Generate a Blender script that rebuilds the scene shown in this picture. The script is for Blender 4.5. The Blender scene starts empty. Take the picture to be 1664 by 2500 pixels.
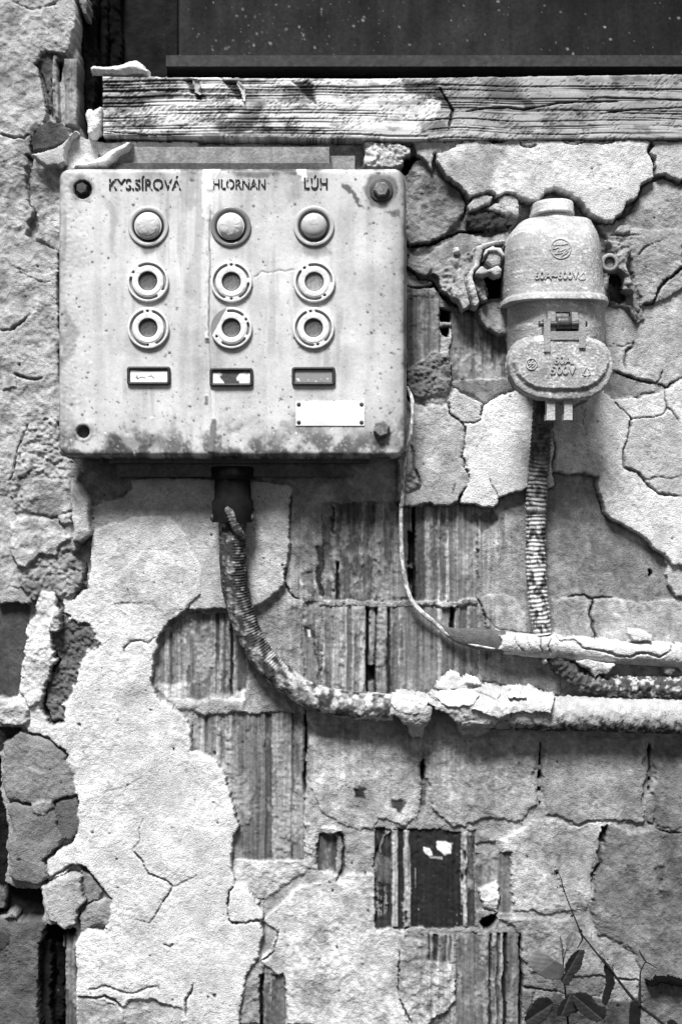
import bpy, bmesh, math, random
import numpy as np
from mathutils import Vector, Matrix
R = math.radians
random.seed(7)
scene = bpy.context.scene
C = scene.collection

# ------------------------------------------------------------------ camera, sky, sun, exposure
S = 0.0006            # metres per photograph pixel on the wall plane
D = 2.2               # camera distance from the wall plane
cam_d = bpy.data.cameras.new('camera')
cam = bpy.data.objects.new('camera', cam_d); C.objects.link(cam)
cam.location = (0, -D, 0); cam.rotation_euler = (R(90), 0, 0)
cam_d.sensor_fit = 'HORIZONTAL'; cam_d.sensor_width = 24
cam_d.lens = 24 * D / (1664 * S); cam_d.clip_end = 100; cam_d.clip_start = 0.05
scene.camera = cam
SUN_EL, SUN_AZ = 56, -16      # azimuth measured from the wall's normal, negative = from the left
world = bpy.data.worlds.new('World'); scene.world = world; world.use_nodes = True
wn = world.node_tree.nodes; wl = world.node_tree.links
sky = wn.new('ShaderNodeTexSky'); sky.sky_type = 'NISHITA'; sky.sun_disc = False
sky.sun_elevation = R(SUN_EL); sky.sun_rotation = R(180 - SUN_AZ * -1)
sky.air_density = 0.8; sky.dust_density = 0.6
bw = wn.new('ShaderNodeRGBToBW')
wl.new(sky.outputs[0], bw.inputs[0]); wl.new(bw.outputs[0], wn['Background'].inputs[0])
wn['Background'].inputs[1].default_value = 0.05
sun_d = bpy.data.lights.new('sun', 'SUN'); sun_d.energy = 4.0; sun_d.angle = R(18); sun_d.color = (1, 1, 1)
sun = bpy.data.objects.new('sun', sun_d); C.objects.link(sun)
dirv = Vector((math.sin(R(SUN_AZ)) * math.cos(R(SUN_EL)), -math.cos(R(SUN_AZ)) * math.cos(R(SUN_EL)), math.sin(R(SUN_EL))))
sun.rotation_euler = dirv.to_track_quat('Z', 'Y').to_euler()
scene.view_settings.view_transform = 'Standard'; scene.view_settings.look = 'None'
scene.view_settings.exposure = 0.94; scene.view_settings.gamma = 1
try:
    scene.cycles.max_bounces = 5; scene.cycles.use_denoising = True
except Exception: pass

# ------------------------------------------------------------------ helpers: coordinates
CR = {1: (0, 0, 1.867), 2: (820, 0, 1.858), 3: (0, 600, 1.867), 4: (820, 600, 1.858), 5: (0, 1200, 1.867),
      6: (820, 1200, 1.858), 7: (0, 1850, 1.867), 8: (820, 1850, 1.858), 9: (1080, 460, 3.267), 10: (300, 480, 2.904),
      11: (940, 1480, 2.166), 12: (1240, 2080, 3.698), 13: (40, 0, 3.564), 0: (0, 0, 1.0)}
def P(c, pts, h=0.0):
    """measured points -> wall-plane pixel coordinates of a point standing h mm proud"""
    ox, oy, f = CR[c]; k = (D - h / 1000) / D
    return [(832 + (ox + x / f - 832) * k, 1250 + (oy + y / f - 1250) * k) for x, y in pts]
def wx(px): return (px - 832) * S
def wz(py): return (1250 - py) * S
def W(c, x, y, h):
    q = P(c, [(x, y)], h)[0]
    return Vector((wx(q[0]), -h / 1000, wz(q[1])))

# ------------------------------------------------------------------ helpers: noise on arrays
def vnoise(x, y, seed):
    rs = np.random.RandomState(seed); T = rs.rand(256, 256).astype(np.float32) * 2 - 1
    xi = np.floor(x).astype(np.int64); yi = np.floor(y).astype(np.int64)
    fx = x - xi; fy = y - yi
    fx = fx * fx * fx * (fx * (fx * 6 - 15) + 10); fy = fy * fy * fy * (fy * (fy * 6 - 15) + 10)
    a = T[yi & 255, xi & 255]; b = T[yi & 255, (xi + 1) & 255]
    c = T[(yi + 1) & 255, xi & 255]; d = T[(yi + 1) & 255, (xi + 1) & 255]
    return (a + (b - a) * fx) * (1 - fy) + (c + (d - c) * fx) * fy
def fbm(x, y, scale, seed, octs=2, gain=0.5):
    o = 0; amp = 1; tot = 0; s = scale
    for k in range(octs):
        a = .6 + 1.9 * k + seed * .37; ca, sa = math.cos(a), math.sin(a)
        o = o + amp * vnoise((x * ca - y * sa) / s + 13.7 * k, (x * sa + y * ca) / s + 7.1 * k, seed + k); tot += amp; amp *= gain; s *= 0.5
    return o / tot * 1.3
def sm(a, b, x):
    t = np.clip((x - a) / (b - a), 0, 1); return t * t * (3 - 2 * t)
def seg_dist(X, Y, pts, closed=False):
    d = np.full(X.shape, 1e9, np.float32); n = len(pts)
    t_at = np.zeros(X.shape, np.float32)
    for i in range(n if closed else n - 1):
        ax, ay = pts[i]; bx, by = pts[(i + 1) % n]
        dx, dy = bx - ax, by - ay; L = dx * dx + dy * dy + 1e-9
        t = np.clip(((X - ax) * dx + (Y - ay) * dy) / L, 0, 1)
        q = (X - ax - t * dx) ** 2 + (Y - ay - t * dy) ** 2
        better = q < d; d = np.where(better, q, d); t_at = np.where(better, i + t, t_at)
    return np.sqrt(d), t_at
def poly_sd(X, Y, pts):
    d, _ = seg_dist(X, Y, pts, True)
    ins = np.zeros(X.shape, bool); n = len(pts)
    for i in range(n):
        ax, ay = pts[i]; bx, by = pts[(i + 1) % n]
        if ay == by: continue
        c = ((ay > Y) != (by > Y)) & (X < (bx - ax) * (Y - ay) / (by - ay) + ax)
        ins ^= c
    return np.where(ins, -d, d)

class Field:
    def __init__(self, xs, ys, seed=1, lite=False):
        self.xs = np.asarray(xs, np.float32); self.ys = np.asarray(ys, np.float32)
        self.X, self.Y = np.meshgrid(self.xs, self.ys)
        self.X = self.X.astype(np.float32); self.Y = self.Y.astype(np.float32)
        self.H = np.zeros_like(self.X); self.A = np.full_like(self.X, .4); self.L = np.zeros(self.X.shape, np.int32)
        X, Y = self.X, self.Y
        self.n6 = fbm(X, Y, 7, seed + 10, 2); self.n3 = fbm(X, Y, 3.8, seed + 15, 1); self.n12 = fbm(X, Y, 15, seed + 20, 2)
        self.nd = fbm(X * .82 + Y * .57, (Y * .82 - X * .57) * 2.1, 16, seed + 90, 3)   # slanted trowel grain
        self.n25 = fbm(X, Y, 34, seed + 30, 3); self.n60 = fbm(X, Y, 75, seed + 40, 3)
        self.n150 = fbm(X, Y, 190, seed + 50, 2); tn = fbm(X, Y, 110, seed + 55, 5, .6)
        ra = .30 + 1.15 * sm(-.35, .40, fbm(X, Y, 130, seed + 57, 4, .6)); self.n3 = self.n3 * ra; self.nd = self.nd * ra   # trowelled skin here, sandy break there
        self.terr = sm(.02, .05, tn) + .8 * sm(.33, .36, tn) - .9 * sm(-.20, -.24, tn)   # shallow broken layers
        self.wxn = fbm(X, Y, 42, seed + 60, 3) * 6 + fbm(X, Y, 11, seed + 61, 3, .7) * 3.2
        self.wyn = fbm(X, Y, 42, seed + 70, 3) * 6 + fbm(X, Y, 11, seed + 71, 3, .7) * 3.2
    def box(self, pts, m=50):
        a = np.array(pts); x0, y0 = a.min(0) - m; x1, y1 = a.max(0) + m
        i0, i1 = np.searchsorted(self.xs, [x0, x1]); j0, j1 = np.searchsorted(self.ys, [y0, y1])
        return (slice(j0, j1), slice(i0, i1))
    def tex(self, k, b):
        n3, n6, n12, n25, n60, n150 = (v[b] for v in (self.n3, self.n6, self.n12, self.n25, self.n60, self.n150)); nd = self.nd[b]; te = self.terr[b]
        return {'plaster': .75 * te + .26 * n3 + .12 * n6 + .16 * nd + .3 * n25 + .6 * n60 + 1.6 * n150,
                'fine': .5 * te + .22 * n3 + .10 * n6 + .1 * nd + .25 * n25 + .5 * n60 + 1.2 * n150,
                'thin': .9 * te + .28 * n3 + .20 * n6 + .25 * nd + .4 * n12 + .8 * n25 + 1.6 * n60,
                'rough': .8 * te + .40 * n3 + .6 * n6 + 1.1 * n12 + 2.2 * n25 + 2.0 * n60,
                'crumb': .5 * n3 + 1.5 * n6 + 3.4 * np.abs(n12) + 4.5 * np.abs(n25) + 2 * n60,
                'stone': .8 * te + .35 * n3 + .35 * n6 + .3 * nd + .9 * n25 + 2.2 * n60,
                'smooth': .10 * n6 + .12 * n25, 'none': 0 * n6}[k]
    def atex(self, b, v=1.0):
        return 1 + v * (.10 * self.n6[b] + .10 * self.nd[b] + .12 * self.n25[b] + .13 * self.n60[b])
    def patch(self, label, pts, h, alb, tex='plaster', edge=1.6, gap=2.5, rnd=1.5, rw=5, lip=0, warp=1.0, av=1.0, slope=(0, 0), gw=3.0):
        b = self.box(pts); X = self.X[b] + self.wxn[b] * warp; Y = self.Y[b] + self.wyn[b] * warp
        sd = poly_sd(X, Y, pts); m = sm(edge, -edge, sd)
        cx, cy = np.array(pts).mean(0)
        rnd *= .55; rw *= .5
        inner = h + self.tex(tex, b) - rnd * np.exp(np.minimum(sd, 0) / rw) + lip * np.exp(-(sd / 5) ** 2) \
            + slope[0] * (self.X[b] - cx) + slope[1] * (self.Y[b] - cy)
        H = self.H[b]
        if gap: H = H - .8 * gap * (.30 + .70 * sm(-60, 60, self.Y[b] - cy)) * np.clip(.85 + .9 * self.n60[b], .15, 1.5) * np.exp(-((np.maximum(sd, 0)) / gw) ** 2) * (sd > -edge)
        self.H[b] = H * (1 - m) + inner * m
        self.A[b] = self.A[b] * (1 - m) + alb * self.atex(b, av) * m
        if label is not None:
            L = self.L[b]; L[sd < 0] = self.lab(label)
        return sd
    names = None
    def lab(self, label):
        if self.names is None: self.names = ['undercoat']
        if isinstance(label, tuple): return label[1]
        self.names.append(label); return len(self.names) - 1
    def crack(self, pts, w=2.0, depth=8, dark=0.5, warp=.7):
        b = self.box(pts, 30)
        d, t = seg_dist(self.X[b] + self.wxn[b] * warp, self.Y[b] + self.wyn[b] * warp, pts)
        n = len(pts) - 1; taper = np.clip(np.minimum(t, n - t) * 2.5 + .35, 0, 1)
        ww = w * taper * np.clip(.8 + 1.2 * self.n60[b] + .6 * self.n12[b], .15, 1.7); m = sm(ww + 1.6, ww * .3, d)
        self.H[b] -= depth * m * taper; self.A[b] *= 1 - dark * m
    def specks(self, n, r0, r1, alb, dh, dens=None, seed=0):
        rs = np.random.RandomState(seed); x0, x1, y0, y1 = self.xs[0], self.xs[-1], self.ys[0], self.ys[-1]; c = 0
        while c < n:
            c += 1; x = rs.uniform(x0, x1); y = rs.uniform(y0, y1)
            if dens is not None and rs.rand() > dens(x, y): continue
            r = r0 + (r1 - r0) * rs.rand() ** 3; i0, i1 = np.searchsorted(self.xs, [x - r - 4, x + r + 4]); j0, j1 = np.searchsorted(self.ys, [y - r - 4, y + r + 4]); b = (slice(j0, j1), slice(i0, i1))
            d = np.hypot((self.X[b] - x) * rs.uniform(.7, 1.3), self.Y[b] - y) + self.n6[b] * r * .7; m = sm(r + 1, r - 1.2, d)
            self.A[b] = self.A[b] * (1 - m) + alb * rs.uniform(.6, 1.5) * m; self.H[b] += dh * m
    def blot(self, pts, k, soft=6, warp=1.5, alb=None, dh=0):
        """a stain or worn patch: multiplies the albedo (or sets it) inside the outline"""
        b = self.box(pts); sd = poly_sd(self.X[b] + self.wxn[b] * warp, self.Y[b] + self.wyn[b] * warp, pts)
        m = sm(soft, -soft, sd)
        self.A[b] = self.A[b] * (1 - m) + (alb * self.atex(b) if alb is not None else self.A[b] * k) * m
        self.H[b] += dh * m
    def stripes(self, label, c, box, st, h=3.0, alb=.16, tex='smooth', warp=.35, patchy=.0, seed=0):
        """vertically ribbed hollow clay block: st = (x0, x1, rel height mm, albedo)"""
        x0, y0, x1, y1 = box
        self.patch(label, P(c, [(x0, y0), (x1, y0), (x1, y1), (x0, y1)], h), h, alb, tex, edge=1.4, gap=.8, rnd=.6, rw=3, warp=warp + .75, av=.8)
        (bx0, by0), (bx1, by1) = P(c, [(x0, y0), (x1, y1)], h)
        b = self.box([(bx0, by0), (bx1, by1)], 0)
        xx = self.X[b] + fbm(self.X[b], self.Y[b], 60, 333 + seed, 2) * 2.6 + self.n6[b] * .9 + self.n12[b] * .8
        my = sm(by0 - 1, by0 + 3, self.Y[b] + self.wyn[b] * 1.1) * sm(by1 + 1, by1 - 3, self.Y[b] + self.wyn[b] * 1.1)
        for k, s in enumerate(st):
            a0, a1, dh, al = s[:4]
            if .05 < al < .27 and h > 1.6: al = .68 * al + .32 * .25
            if al > .27: al = .8 * al + .2 * .24
            ya, yb = (s[4], s[5]) if len(s) > 4 else (y0, y1)
            (ax, ay), (cx_, cy_) = P(c, [(a0, ya), (a1, yb)], h)
            m = sm(ax - 1.4, ax + 1.4, xx) * sm(cx_ + 1.4, cx_ - 1.4, xx) * my
            m = m * sm(ay - 3, ay + 3, self.Y[b] + self.n12[b] * 5) * sm(cy_ + 3, cy_ - 3, self.Y[b] + self.n12[b] * 5)
            if al > .27:   # mortar clinging to the rib: broken up along its length
                keep = sm(-.55, -.25, fbm(self.X[b] * 2.0, self.Y[b] * .6, 26, 777 + k * 5 + seed, 3))
                m = m * keep; tx = .35 * self.n6[b] + .5 * self.n12[b]
            else: tx = .08 * self.n6[b]
            self.H[b] += m * (dh + tx); self.A[b] = self.A[b] * (1 - m) + al * self.atex(b, 1.1) * m

TONE = {'weathered_render': 1.65, 'fired_clay': 1.45, 'cloth_covered_hose': 1.3, 'pitted_cast_alloy': 1.5, 'grey_enamel_paint': 1.15}   # colours were noted from a print: this brings them to real reflectances
def mesh_obj(name, verts, faces, mat, parent=None, alb=None, smooth=True, loc=None):
    me = bpy.data.meshes.new(name)
    verts = np.asarray(verts, np.float32); nv = len(verts)
    if isinstance(faces, np.ndarray):
        nf = len(faces); k = faces.shape[1]
        me.vertices.add(nv); me.vertices.foreach_set('co', verts.ravel())
        me.loops.add(nf * k); me.loops.foreach_set('vertex_index', faces.ravel().astype(np.int32))
        me.polygons.add(nf); me.polygons.foreach_set('loop_start', np.arange(0, nf * k, k, dtype=np.int32))
        me.update(calc_edges=True)
    else:
        me.from_pydata(verts.tolist(), [], faces)
    if alb is not None:
        al_ = np.asarray(alb, np.float32).ravel(); g_ = TONE.get(mat.name, 1.0); al_ = .72 * (np.maximum(al_, .003) / .72) ** g_
        at = me.attributes.new('alb', 'FLOAT', 'POINT'); at.data.foreach_set('value', al_.astype(np.float32))
    me.materials.append(mat)
    me.polygons.foreach_set('use_smooth', [smooth] * len(me.polygons))
    me.validate()
    o = bpy.data.objects.new(name, me); C.objects.link(o)
    if parent is not None:
        o.parent = parent
    if loc is not None: o.location = loc
    return o
def field_obj(F, name, mat, parent, mask=None):
    """mask: boolean per cell"""
    ny, nx = F.X.shape
    idx = np.arange(ny * nx).reshape(ny, nx)
    q = np.stack([idx[:-1, :-1], idx[1:, :-1], idx[1:, 1:], idx[:-1, 1:]], -1)
    f = q[mask] if mask is not None else q.reshape(-1, 4)
    if len(f) == 0: return None
    u, inv = np.unique(f.ravel(), return_inverse=True)
    V = np.stack([(F.X.ravel()[u] - 832) * S, -F.H.ravel()[u] / 1000, (1250 - F.Y.ravel()[u]) * S], -1)
    return mesh_obj(name, V, inv.reshape(-1, 4), mat, parent, alb=np.clip(F.A.ravel()[u], .004, .9))
def thing(name, label, cat, loc=(0, 0, 0), group=None, kind=None):
    o = bpy.data.objects.new(name, None); C.objects.link(o); o.location = loc; o.empty_display_size = .02
    if label: o['label'] = label
    if cat: o['category'] = cat
    if group: o['group'] = group
    if kind: o['kind'] = kind
    return o
def tag(o, label, cat, group=None, kind=None):
    o['label'] = label; o['category'] = cat
    if group: o['group'] = group
    if kind: o['kind'] = kind
    return o
def adopt(parent, *kids):
    """parent world-space meshes to a thing standing elsewhere: shift the vertices into its space"""
    for k in kids:
        if k is None: continue
        k.data.transform(Matrix.Translation(-Vector(parent.location))); k.parent = parent

# ------------------------------------------------------------------ materials
def mat(name, base=.4, rough=.9, nscale=300, nvar=.3, bscale=500, bump=.3, bdist=.0006, attr=False, metallic=0,
        big=25, bigvar=.12, spots=None, spec=.3, flake=None):
    m = bpy.data.materials.new(name); m.use_nodes = True
    N = m.node_tree.nodes; Lk = m.node_tree.links; b = N['Principled BSDF']
    b.inputs['Roughness'].default_value = rough; b.inputs['Metallic'].default_value = metallic
    b.inputs['Specular IOR Level'].default_value = spec
    tc = N.new('ShaderNodeTexCoord')
    def noise(sc, det=3, dist=0):
        n = N.new('ShaderNodeTexNoise'); n.inputs['Scale'].default_value = sc; n.inputs['Detail'].default_value = det
        n.inputs['Distortion'].default_value = dist; Lk.new(tc.outputs['Object'], n.inputs['Vector']); return n
    def mth(op, a, c):
        n = N.new('ShaderNodeMath'); n.operation = op
        for i, v in enumerate((a, c)):
            if isinstance(v, (int, float)): n.inputs[i].default_value = v
            else: Lk.new(v, n.inputs[i])
        return n.outputs[0]
    def mr(v, a, c, lo, hi):
        n = N.new('ShaderNodeMapRange'); Lk.new(v, n.inputs[0])
        for i, q in enumerate((a, c, lo, hi)): n.inputs[i + 1].default_value = q
        return n.outputs[0]
    n1 = noise(nscale); n2 = noise(big, 4, .4)
    f = mth('MULTIPLY', mr(n1.outputs[0], .28, .72, 1 - nvar, 1 + nvar), mr(n2.outputs[0], .3, .7, 1 - bigvar, 1 + bigvar))
    if attr:
        a = N.new('ShaderNodeAttribute'); a.attribute_name = 'alb'; src = a.outputs['Fac']
    else: src = base
    val = mth('MULTIPLY', f, src)
    if spots:      # (voronoi scale, radius, albedo)
        v = N.new('ShaderNodeTexVoronoi'); v.inputs['Scale'].default_value = spots[0]; Lk.new(tc.outputs['Object'], v.inputs['Vector'])
        ns = noise(spots[0] * .35, 2); rad = mr(ns.outputs[0], .4, .75, 0, spots[1])
        k = mth('LESS_THAN', v.outputs['Distance'], rad)
        mx = N.new('ShaderNodeMix'); mx.data_type = 'FLOAT'; Lk.new(k, mx.inputs[0]); Lk.new(val, mx.inputs[2]); mx.inputs[3].default_value = spots[2]
        val = mx.outputs[0]
    cmb = N.new('ShaderNodeCombineColor')
    cl = mr(val, 0, .92, 0, .92)
    for i in range(3): Lk.new(cl, cmb.inputs[i])
    Lk.new(cmb.outputs[0], b.inputs['Base Color'])
    bp = N.new('ShaderNodeBump'); bp.inputs['Strength'].default_value = bump; bp.inputs['Distance'].default_value = bdist
    Lk.new(noise(bscale, 4).outputs[0], bp.inputs['Height']); Lk.new(bp.outputs[0], b.inputs['Normal'])
    if flake:      # worn paint: holes where the layer has gone
        nf = noise(flake[0], 3); k = mr(nf.outputs[0], flake[1], flake[1] + .05, 0, 1); Lk.new(k, b.inputs['Alpha'])
    return m
M_WALL = mat('weathered_render', attr=True, nscale=700, nvar=.34, bscale=480, bump=1.0, bdist=.0016, bigvar=.06, spec=.12, rough=.97)
M_CLAY = mat('fired_clay', attr=True, nscale=500, nvar=.28, bscale=420, bump=.35, bdist=.0005, bigvar=.14, spec=.25, rough=.8)
M_LID = mat('grey_enamel_paint', attr=True, nscale=520, nvar=.10, bscale=330, bump=.35, bdist=.0005, big=9, bigvar=.07, rough=.55, spots=(130, .11, .16), spec=.4)
M_DARKSTEEL = mat('dirty_dark_steel', .05, .6, nscale=160, nvar=.5, bscale=300, bump=.6, bdist=.0008, bigvar=.5, spec=.4)
M_CAST = mat('pitted_cast_alloy', attr=True, nscale=420, nvar=.30, bscale=330, bump=1.0, bdist=.0012, big=30, bigvar=.10, rough=.7, spots=(190, .17, .66))
M_WOOD = mat('weathered_wood', attr=True, nscale=400, nvar=.15, bscale=500, bump=.3, bdist=.0004, bigvar=.05, spec=.1, rough=.9)
M_BLACK = mat('black_void_paint', .006, .8, nscale=100, nvar=.4, spec=.1)
M_BLACKW = mat('old_blackened_wood', .006, .9, nscale=60, nvar=.6, bscale=90, bump=.8, bdist=.003, bigvar=.5, spec=.15)
M_RUBBER = mat('black_rubber', .03, .55, nscale=300, nvar=.5, spec=.4, spots=(260, .08, .3))
M_HOSE = mat('cloth_covered_hose', attr=True, nscale=420, nvar=.35, bscale=600, bump=.6, bdist=.0008, spec=.2)
M_WHITE = mat('aged_white_plastic', attr=True, nscale=240, nvar=.05, bscale=300, bump=.12, bdist=.0003, bigvar=.05, rough=.45, spec=.4)
M_LENS = mat('milky_lens', attr=True, nscale=150, nvar=.10, bscale=220, bump=.25, bdist=.0006, rough=.25, spec=.6)
M_STEEL = mat('bare_steel', .28, .55, nscale=300, nvar=.4, bscale=400, bump=.5, bdist=.0005, metallic=.0, bigvar=.3)
M_PLATE = mat('scuffed_plate', .74, .4, nscale=120, nvar=.08, bscale=250, bump=.1, bdist=.0003, spec=.5)
M_INK = mat('flaking_black_paint', .02, .7, nscale=300, nvar=.4, spec=.2, flake=(230, .40))
M_LEAF = mat('leaf_dark', attr=True, nscale=90, nvar=.25, bscale=120, bump=.2, bdist=.0006, rough=.6, spec=.3)
M_STEM = mat('dry_stem', .02, .9, nscale=200, nvar=.4, spec=.1)
M_PANE = mat('streaked_dark_glass', attr=True, nscale=200, nvar=.3, bscale=60, bump=.03, bdist=.0004, big=8, bigvar=.25, rough=.5, spec=.08)
M_GLASS = mat('dusty_dark_glass', .013, .5, nscale=14, nvar=.5, bscale=60, bump=.05, bdist=.0004, big=4, bigvar=.5, spots=(150, .24, .13), spec=.08)
M_RAIL = mat('dark_grey_rail', .024, .6, nscale=120, nvar=.5, bscale=150, bump=.5, bdist=.001, bigvar=.3, spots=(150, .1, .2))

# ------------------------------------------------------------------ THE WALL
wall = thing('wall', 'old wall of ribbed hollow clay blocks under cracked flaking render', 'wall', kind='structure')
STEP = 2.6
xs = np.concatenate([np.arange(-460, -24, 14), np.arange(-24, 1690, STEP), np.arange(1694, 2140, 14)])
ys = np.concatenate([np.arange(-440, -24, 14), np.arange(-24, 2526, STEP), np.arange(2530, 2960, 14)])
F = Field(xs, ys, 1); F.names = ['undercoat']
# base: thin mortar smeared over the blocks
F.H[:] = 5 + F.tex('thin', slice(None)); F.A[:] = .40 * F.atex(slice(None))
far = (F.X < -24) | (F.X > 1690) | (F.Y > 2530)
blob = sm(-.1, .05, F.n150 + .3 * F.n60)
F.H += np.where(far, 14 * blob, 0); F.A += np.where(far, .12 * blob, 0)

# --- course joints & thin coat regions, lower right
def region(lbl, c, pts, h, alb, tex='thin', **k): return F.patch(lbl, P(c, pts, h), h, alb, tex, **k)
# right mid wall, thin coat between pipe and top plaster
region('render_patch', 6, [(640, 60), (760, 20), (1000, -110), (1230, -40), (1400, 60), (1650, 180), (1650, 700), (1200, 670), (980, 650), (860, 640), (700, 640), (640, 560), (650, 480), (620, 300)], 8, .36, 'fine', gap=0, rnd=.5, edge=6)
region('render_patch', 6, [(650, 500), (700, 470), (760, 462), (830, 500), (865, 560), (870, 640), (740, 620), (665, 560)], 10, .42, 'fine', gap=1.5)
region('render_patch', 6, [(985, 480), (1080, 478), (1150, 490), (1165, 640), (1170, 690), (990, 690)], 10, .44, 'fine', gap=.6)
region('render_patch', 6, [(1165, 492), (1250, 478), (1360, 500), (1640, 490), (1650, 700), (1180, 680), (1150, 570)], 10.5, .46, 'fine', gap=1.0)
F.crack(P(6, [(1050, 475), (1120, 470), (1160, 492), (1200, 478), (1260, 480)], 8), 1.5, 5)
F.crack(P(6, [(1160, 495), (1150, 560), (1165, 620), (1180, 672)], 8), 2.0, 8)
region('render_patch', 6, [(670, 700), (960, 760), (1010, 850), (1020, 930), (900, 900), (740, 880), (660, 860), (650, 790)], 8, .34, 'thin', gap=1, rnd=1)
region('render_patch', 6, [(1500, 240), (1640, 240), (1640, 480), (1540, 480), (1505, 420)], 17, .52, 'fine', gap=2.5, rnd=2)
# lower right field: pieces of thin coat with joints
region('render_patch', 8, [(-120, -90), (370, -90), (385, 10), (372, 130), (380, 260), (330, 300), (180, 280), (160, 330), (60, 320), (-60, 250), (-130, 80)], 8, .46, 'thin', gap=.5, rnd=1, edge=3.5, warp=1.7)
region('render_patch', 8, [(412, -90), (905, -90), (905, 60), (910, 200), (850, 280), (700, 290), (540, 300), (450, 250), (425, 180), (412, 60)], 9, .42, 'thin', gap=.5, rnd=1, edge=3.5, warp=1.7)
region('render_patch', 8, [(948, -90), (1395, -90), (1400, 290), (1190, 300), (960, 270), (940, 150)], 9.5, .38, 'fine', gap=.5, rnd=1, edge=3.5, warp=1.7)
region('render_patch', 8, [(1448, -90), (1750, -90), (1750, 330), (1568, 335), (1460, 330), (1440, 200)], 9, .30, 'fine', gap=.5, rnd=1, edge=3.5, warp=1.7)
region('render_patch', 8, [(740, 380), (900, 290), (1100, 300), (1205, 310), (1190, 420), (1170, 540), (1160, 640), (1100, 700), (960, 720), (800, 700), (780, 560)], 8.5, .46, 'stone', gap=.5, edge=3.5, warp=1.7)
region('render_patch', 8, [(1200, 320), (1460, 335), (1750, 340), (1750, 1300), (1500, 1300), (1385, 1100), (1370, 900), (1180, 800), (1150, 680), (1180, 560), (1190, 430)], 9.5, .27, 'stone', gap=.5, edge=3.5, warp=1.7)
region('render_patch', 8, [(730, 720), (900, 740), (1100, 740), (1180, 850), (1240, 1000), (1140, 990), (960, 1000), (880, 960), (840, 900), (840, 800)], 9.5, .37, 'stone', gap=.5, edge=3.5, warp=1.7)
region('render_patch', 8, [(845, 930), (960, 1005), (1120, 985), (1230, 1020), (1200, 1090), (1100, 1080), (880, 1060), (840, 1040)], 7, .33, 'stone', gap=.5, edge=3.5, warp=1.7)
region('render_patch', 8, [(838, 1068), (900, 1062), (880, 1130), (840, 1180)], 8, .30, 'stone', gap=.5, edge=3.5, warp=1.7)
region('render_patch', 8, [(1000, 1080), (1230, 1100), (1385, 1090), (1400, 1300), (860, 1300), (860, 1160)], 8, .22, 'stone', gap=.5, edge=3.5, warp=1.7)
F.crack(P(8, [(840, 1050), (900, 1060), (960, 1065), (1010, 1072)], 8), 2, 6)
F.crack(P(8, [(1210, 320), (1195, 370), (1190, 430), (1205, 480), (1170, 530), (1168, 570)], 8), 3.0, 6)
F.patch(None, P(8, [(1190, 310), (1222, 315), (1205, 370), (1185, 380)], 0), 0, .05, 'rough', gap=0)
F.crack(P(8, [(1250, 1000), (1380, 1015), (1380, 1180)], 8), 1.5, 4)
F.crack(P(8, [(1450, 335), (1568, 345)], 8), 2, 7)
region('render_patch', 7, [(1080, 250), (1190, 260), (1290, 290), (1420, 300), (1450, 360), (1440, 500), (1330, 560), (1200, 640), (1180, 740), (1190, 640), (1060, 560), (1065, 400)], 9, .50, 'rough', gap=0, edge=4)
region('render_patch', 7, [(1190, 740), (1330, 600), (1500, 560), (1700, 540), (1850, 560), (1850, 900), (1500, 960), (1500, 1080), (1490, 1213), (1310, 1213), (1300, 1000), (1240, 980), (1180, 930), (1270, 800)], 9.5, .56, 'thin', gap=.6, edge=2.5, slope=(.0, 0))
F.crack(P(7, [(1270, 790), (1245, 880), (1190, 930)], 9), 2, 6)
F.crack(P(7, [(1530, 880), (1505, 980), (1510, 1070), (1490, 1150)], 9), 2, 5)
region('render_patch', 8, [(-80, 520), (160, 540), (170, 760), (320, 800), (290, 900), (280, 1100), (340, 1300), (-100, 1300), (-90, 900)], 9.5, .54, 'thin', gap=.5, edge=3.5, warp=1.7)
region('render_patch', 8, [(300, 820), (400, 830), (420, 900), (520, 940), (540, 1100), (480, 1170), (340, 1250), (285, 1100), (290, 900)], 10, .46, 'rough', gap=1.5)
F.crack(P(8, [(290, 880), (285, 960), (280, 1080), (300, 1150), (345, 1208)], 9), 2.5, 7)
region('render_patch', 7, [(740, 960), (900, 900), (1050, 860), (1190, 900), (1200, 1000), (1180, 1110), (1190, 1213), (850, 1213), (845, 1130), (880, 1050), (760, 1040)], 12, .40, 'rough', gap=1, edge=2.5)

# --- clay blocks (ribbed), row by row
F.stripes('clay_block', 6, (-60, 52, 345, 495), [(-60, -20, -2, .1), (-20, 0, 1, .3), (0, 15, -9, .03, 320, 495), (15, 115, 0, .085), (115, 125, 1.5, .33), (125, 160, .5, .15), (160, 174, -3, .06), (176, 218, 2, .30), (220, 245, -1, .14), (245, 292, -2, .07), (295, 340, -1, .12)], seed=1)
F.stripes('clay_block', 6, (345, 60, 640, 500), [(345, 358, -14, .015), (358, 402, 0, .10), (402, 442, 1.2, .33), (442, 462, -.8, .17), (462, 474, 1.2, .36), (474, 497, -1, .16), (497, 514, 1.6, .42), (516, 545, .2, .24), (545, 556, 1.5, .34), (556, 590, 0, .22), (590, 640, 1, .30)], alb=.2, seed=2)
F.patch(None, P(6, [(328, 180), (352, 190), (352, 325), (325, 330)], 0), -14, .01, 'none', gap=0, edge=1.5, warp=.4)
F.patch(None, P(6, [(325, 345), (358, 345), (355, 400), (335, 430), (322, 400)], 0), -12, .012, 'none', gap=0, edge=1.5, warp=.6)
F.blot(P(6, [(270, 260), (300, 270), (310, 420), (330, 480), (235, 480), (250, 330)], 6), 1, alb=.33, dh=2)
F.blot(P(6, [(530, 180), (580, 270), (640, 330), (640, 420), (560, 400), (545, 300)], 6), 1, alb=.33, dh=1)
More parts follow.
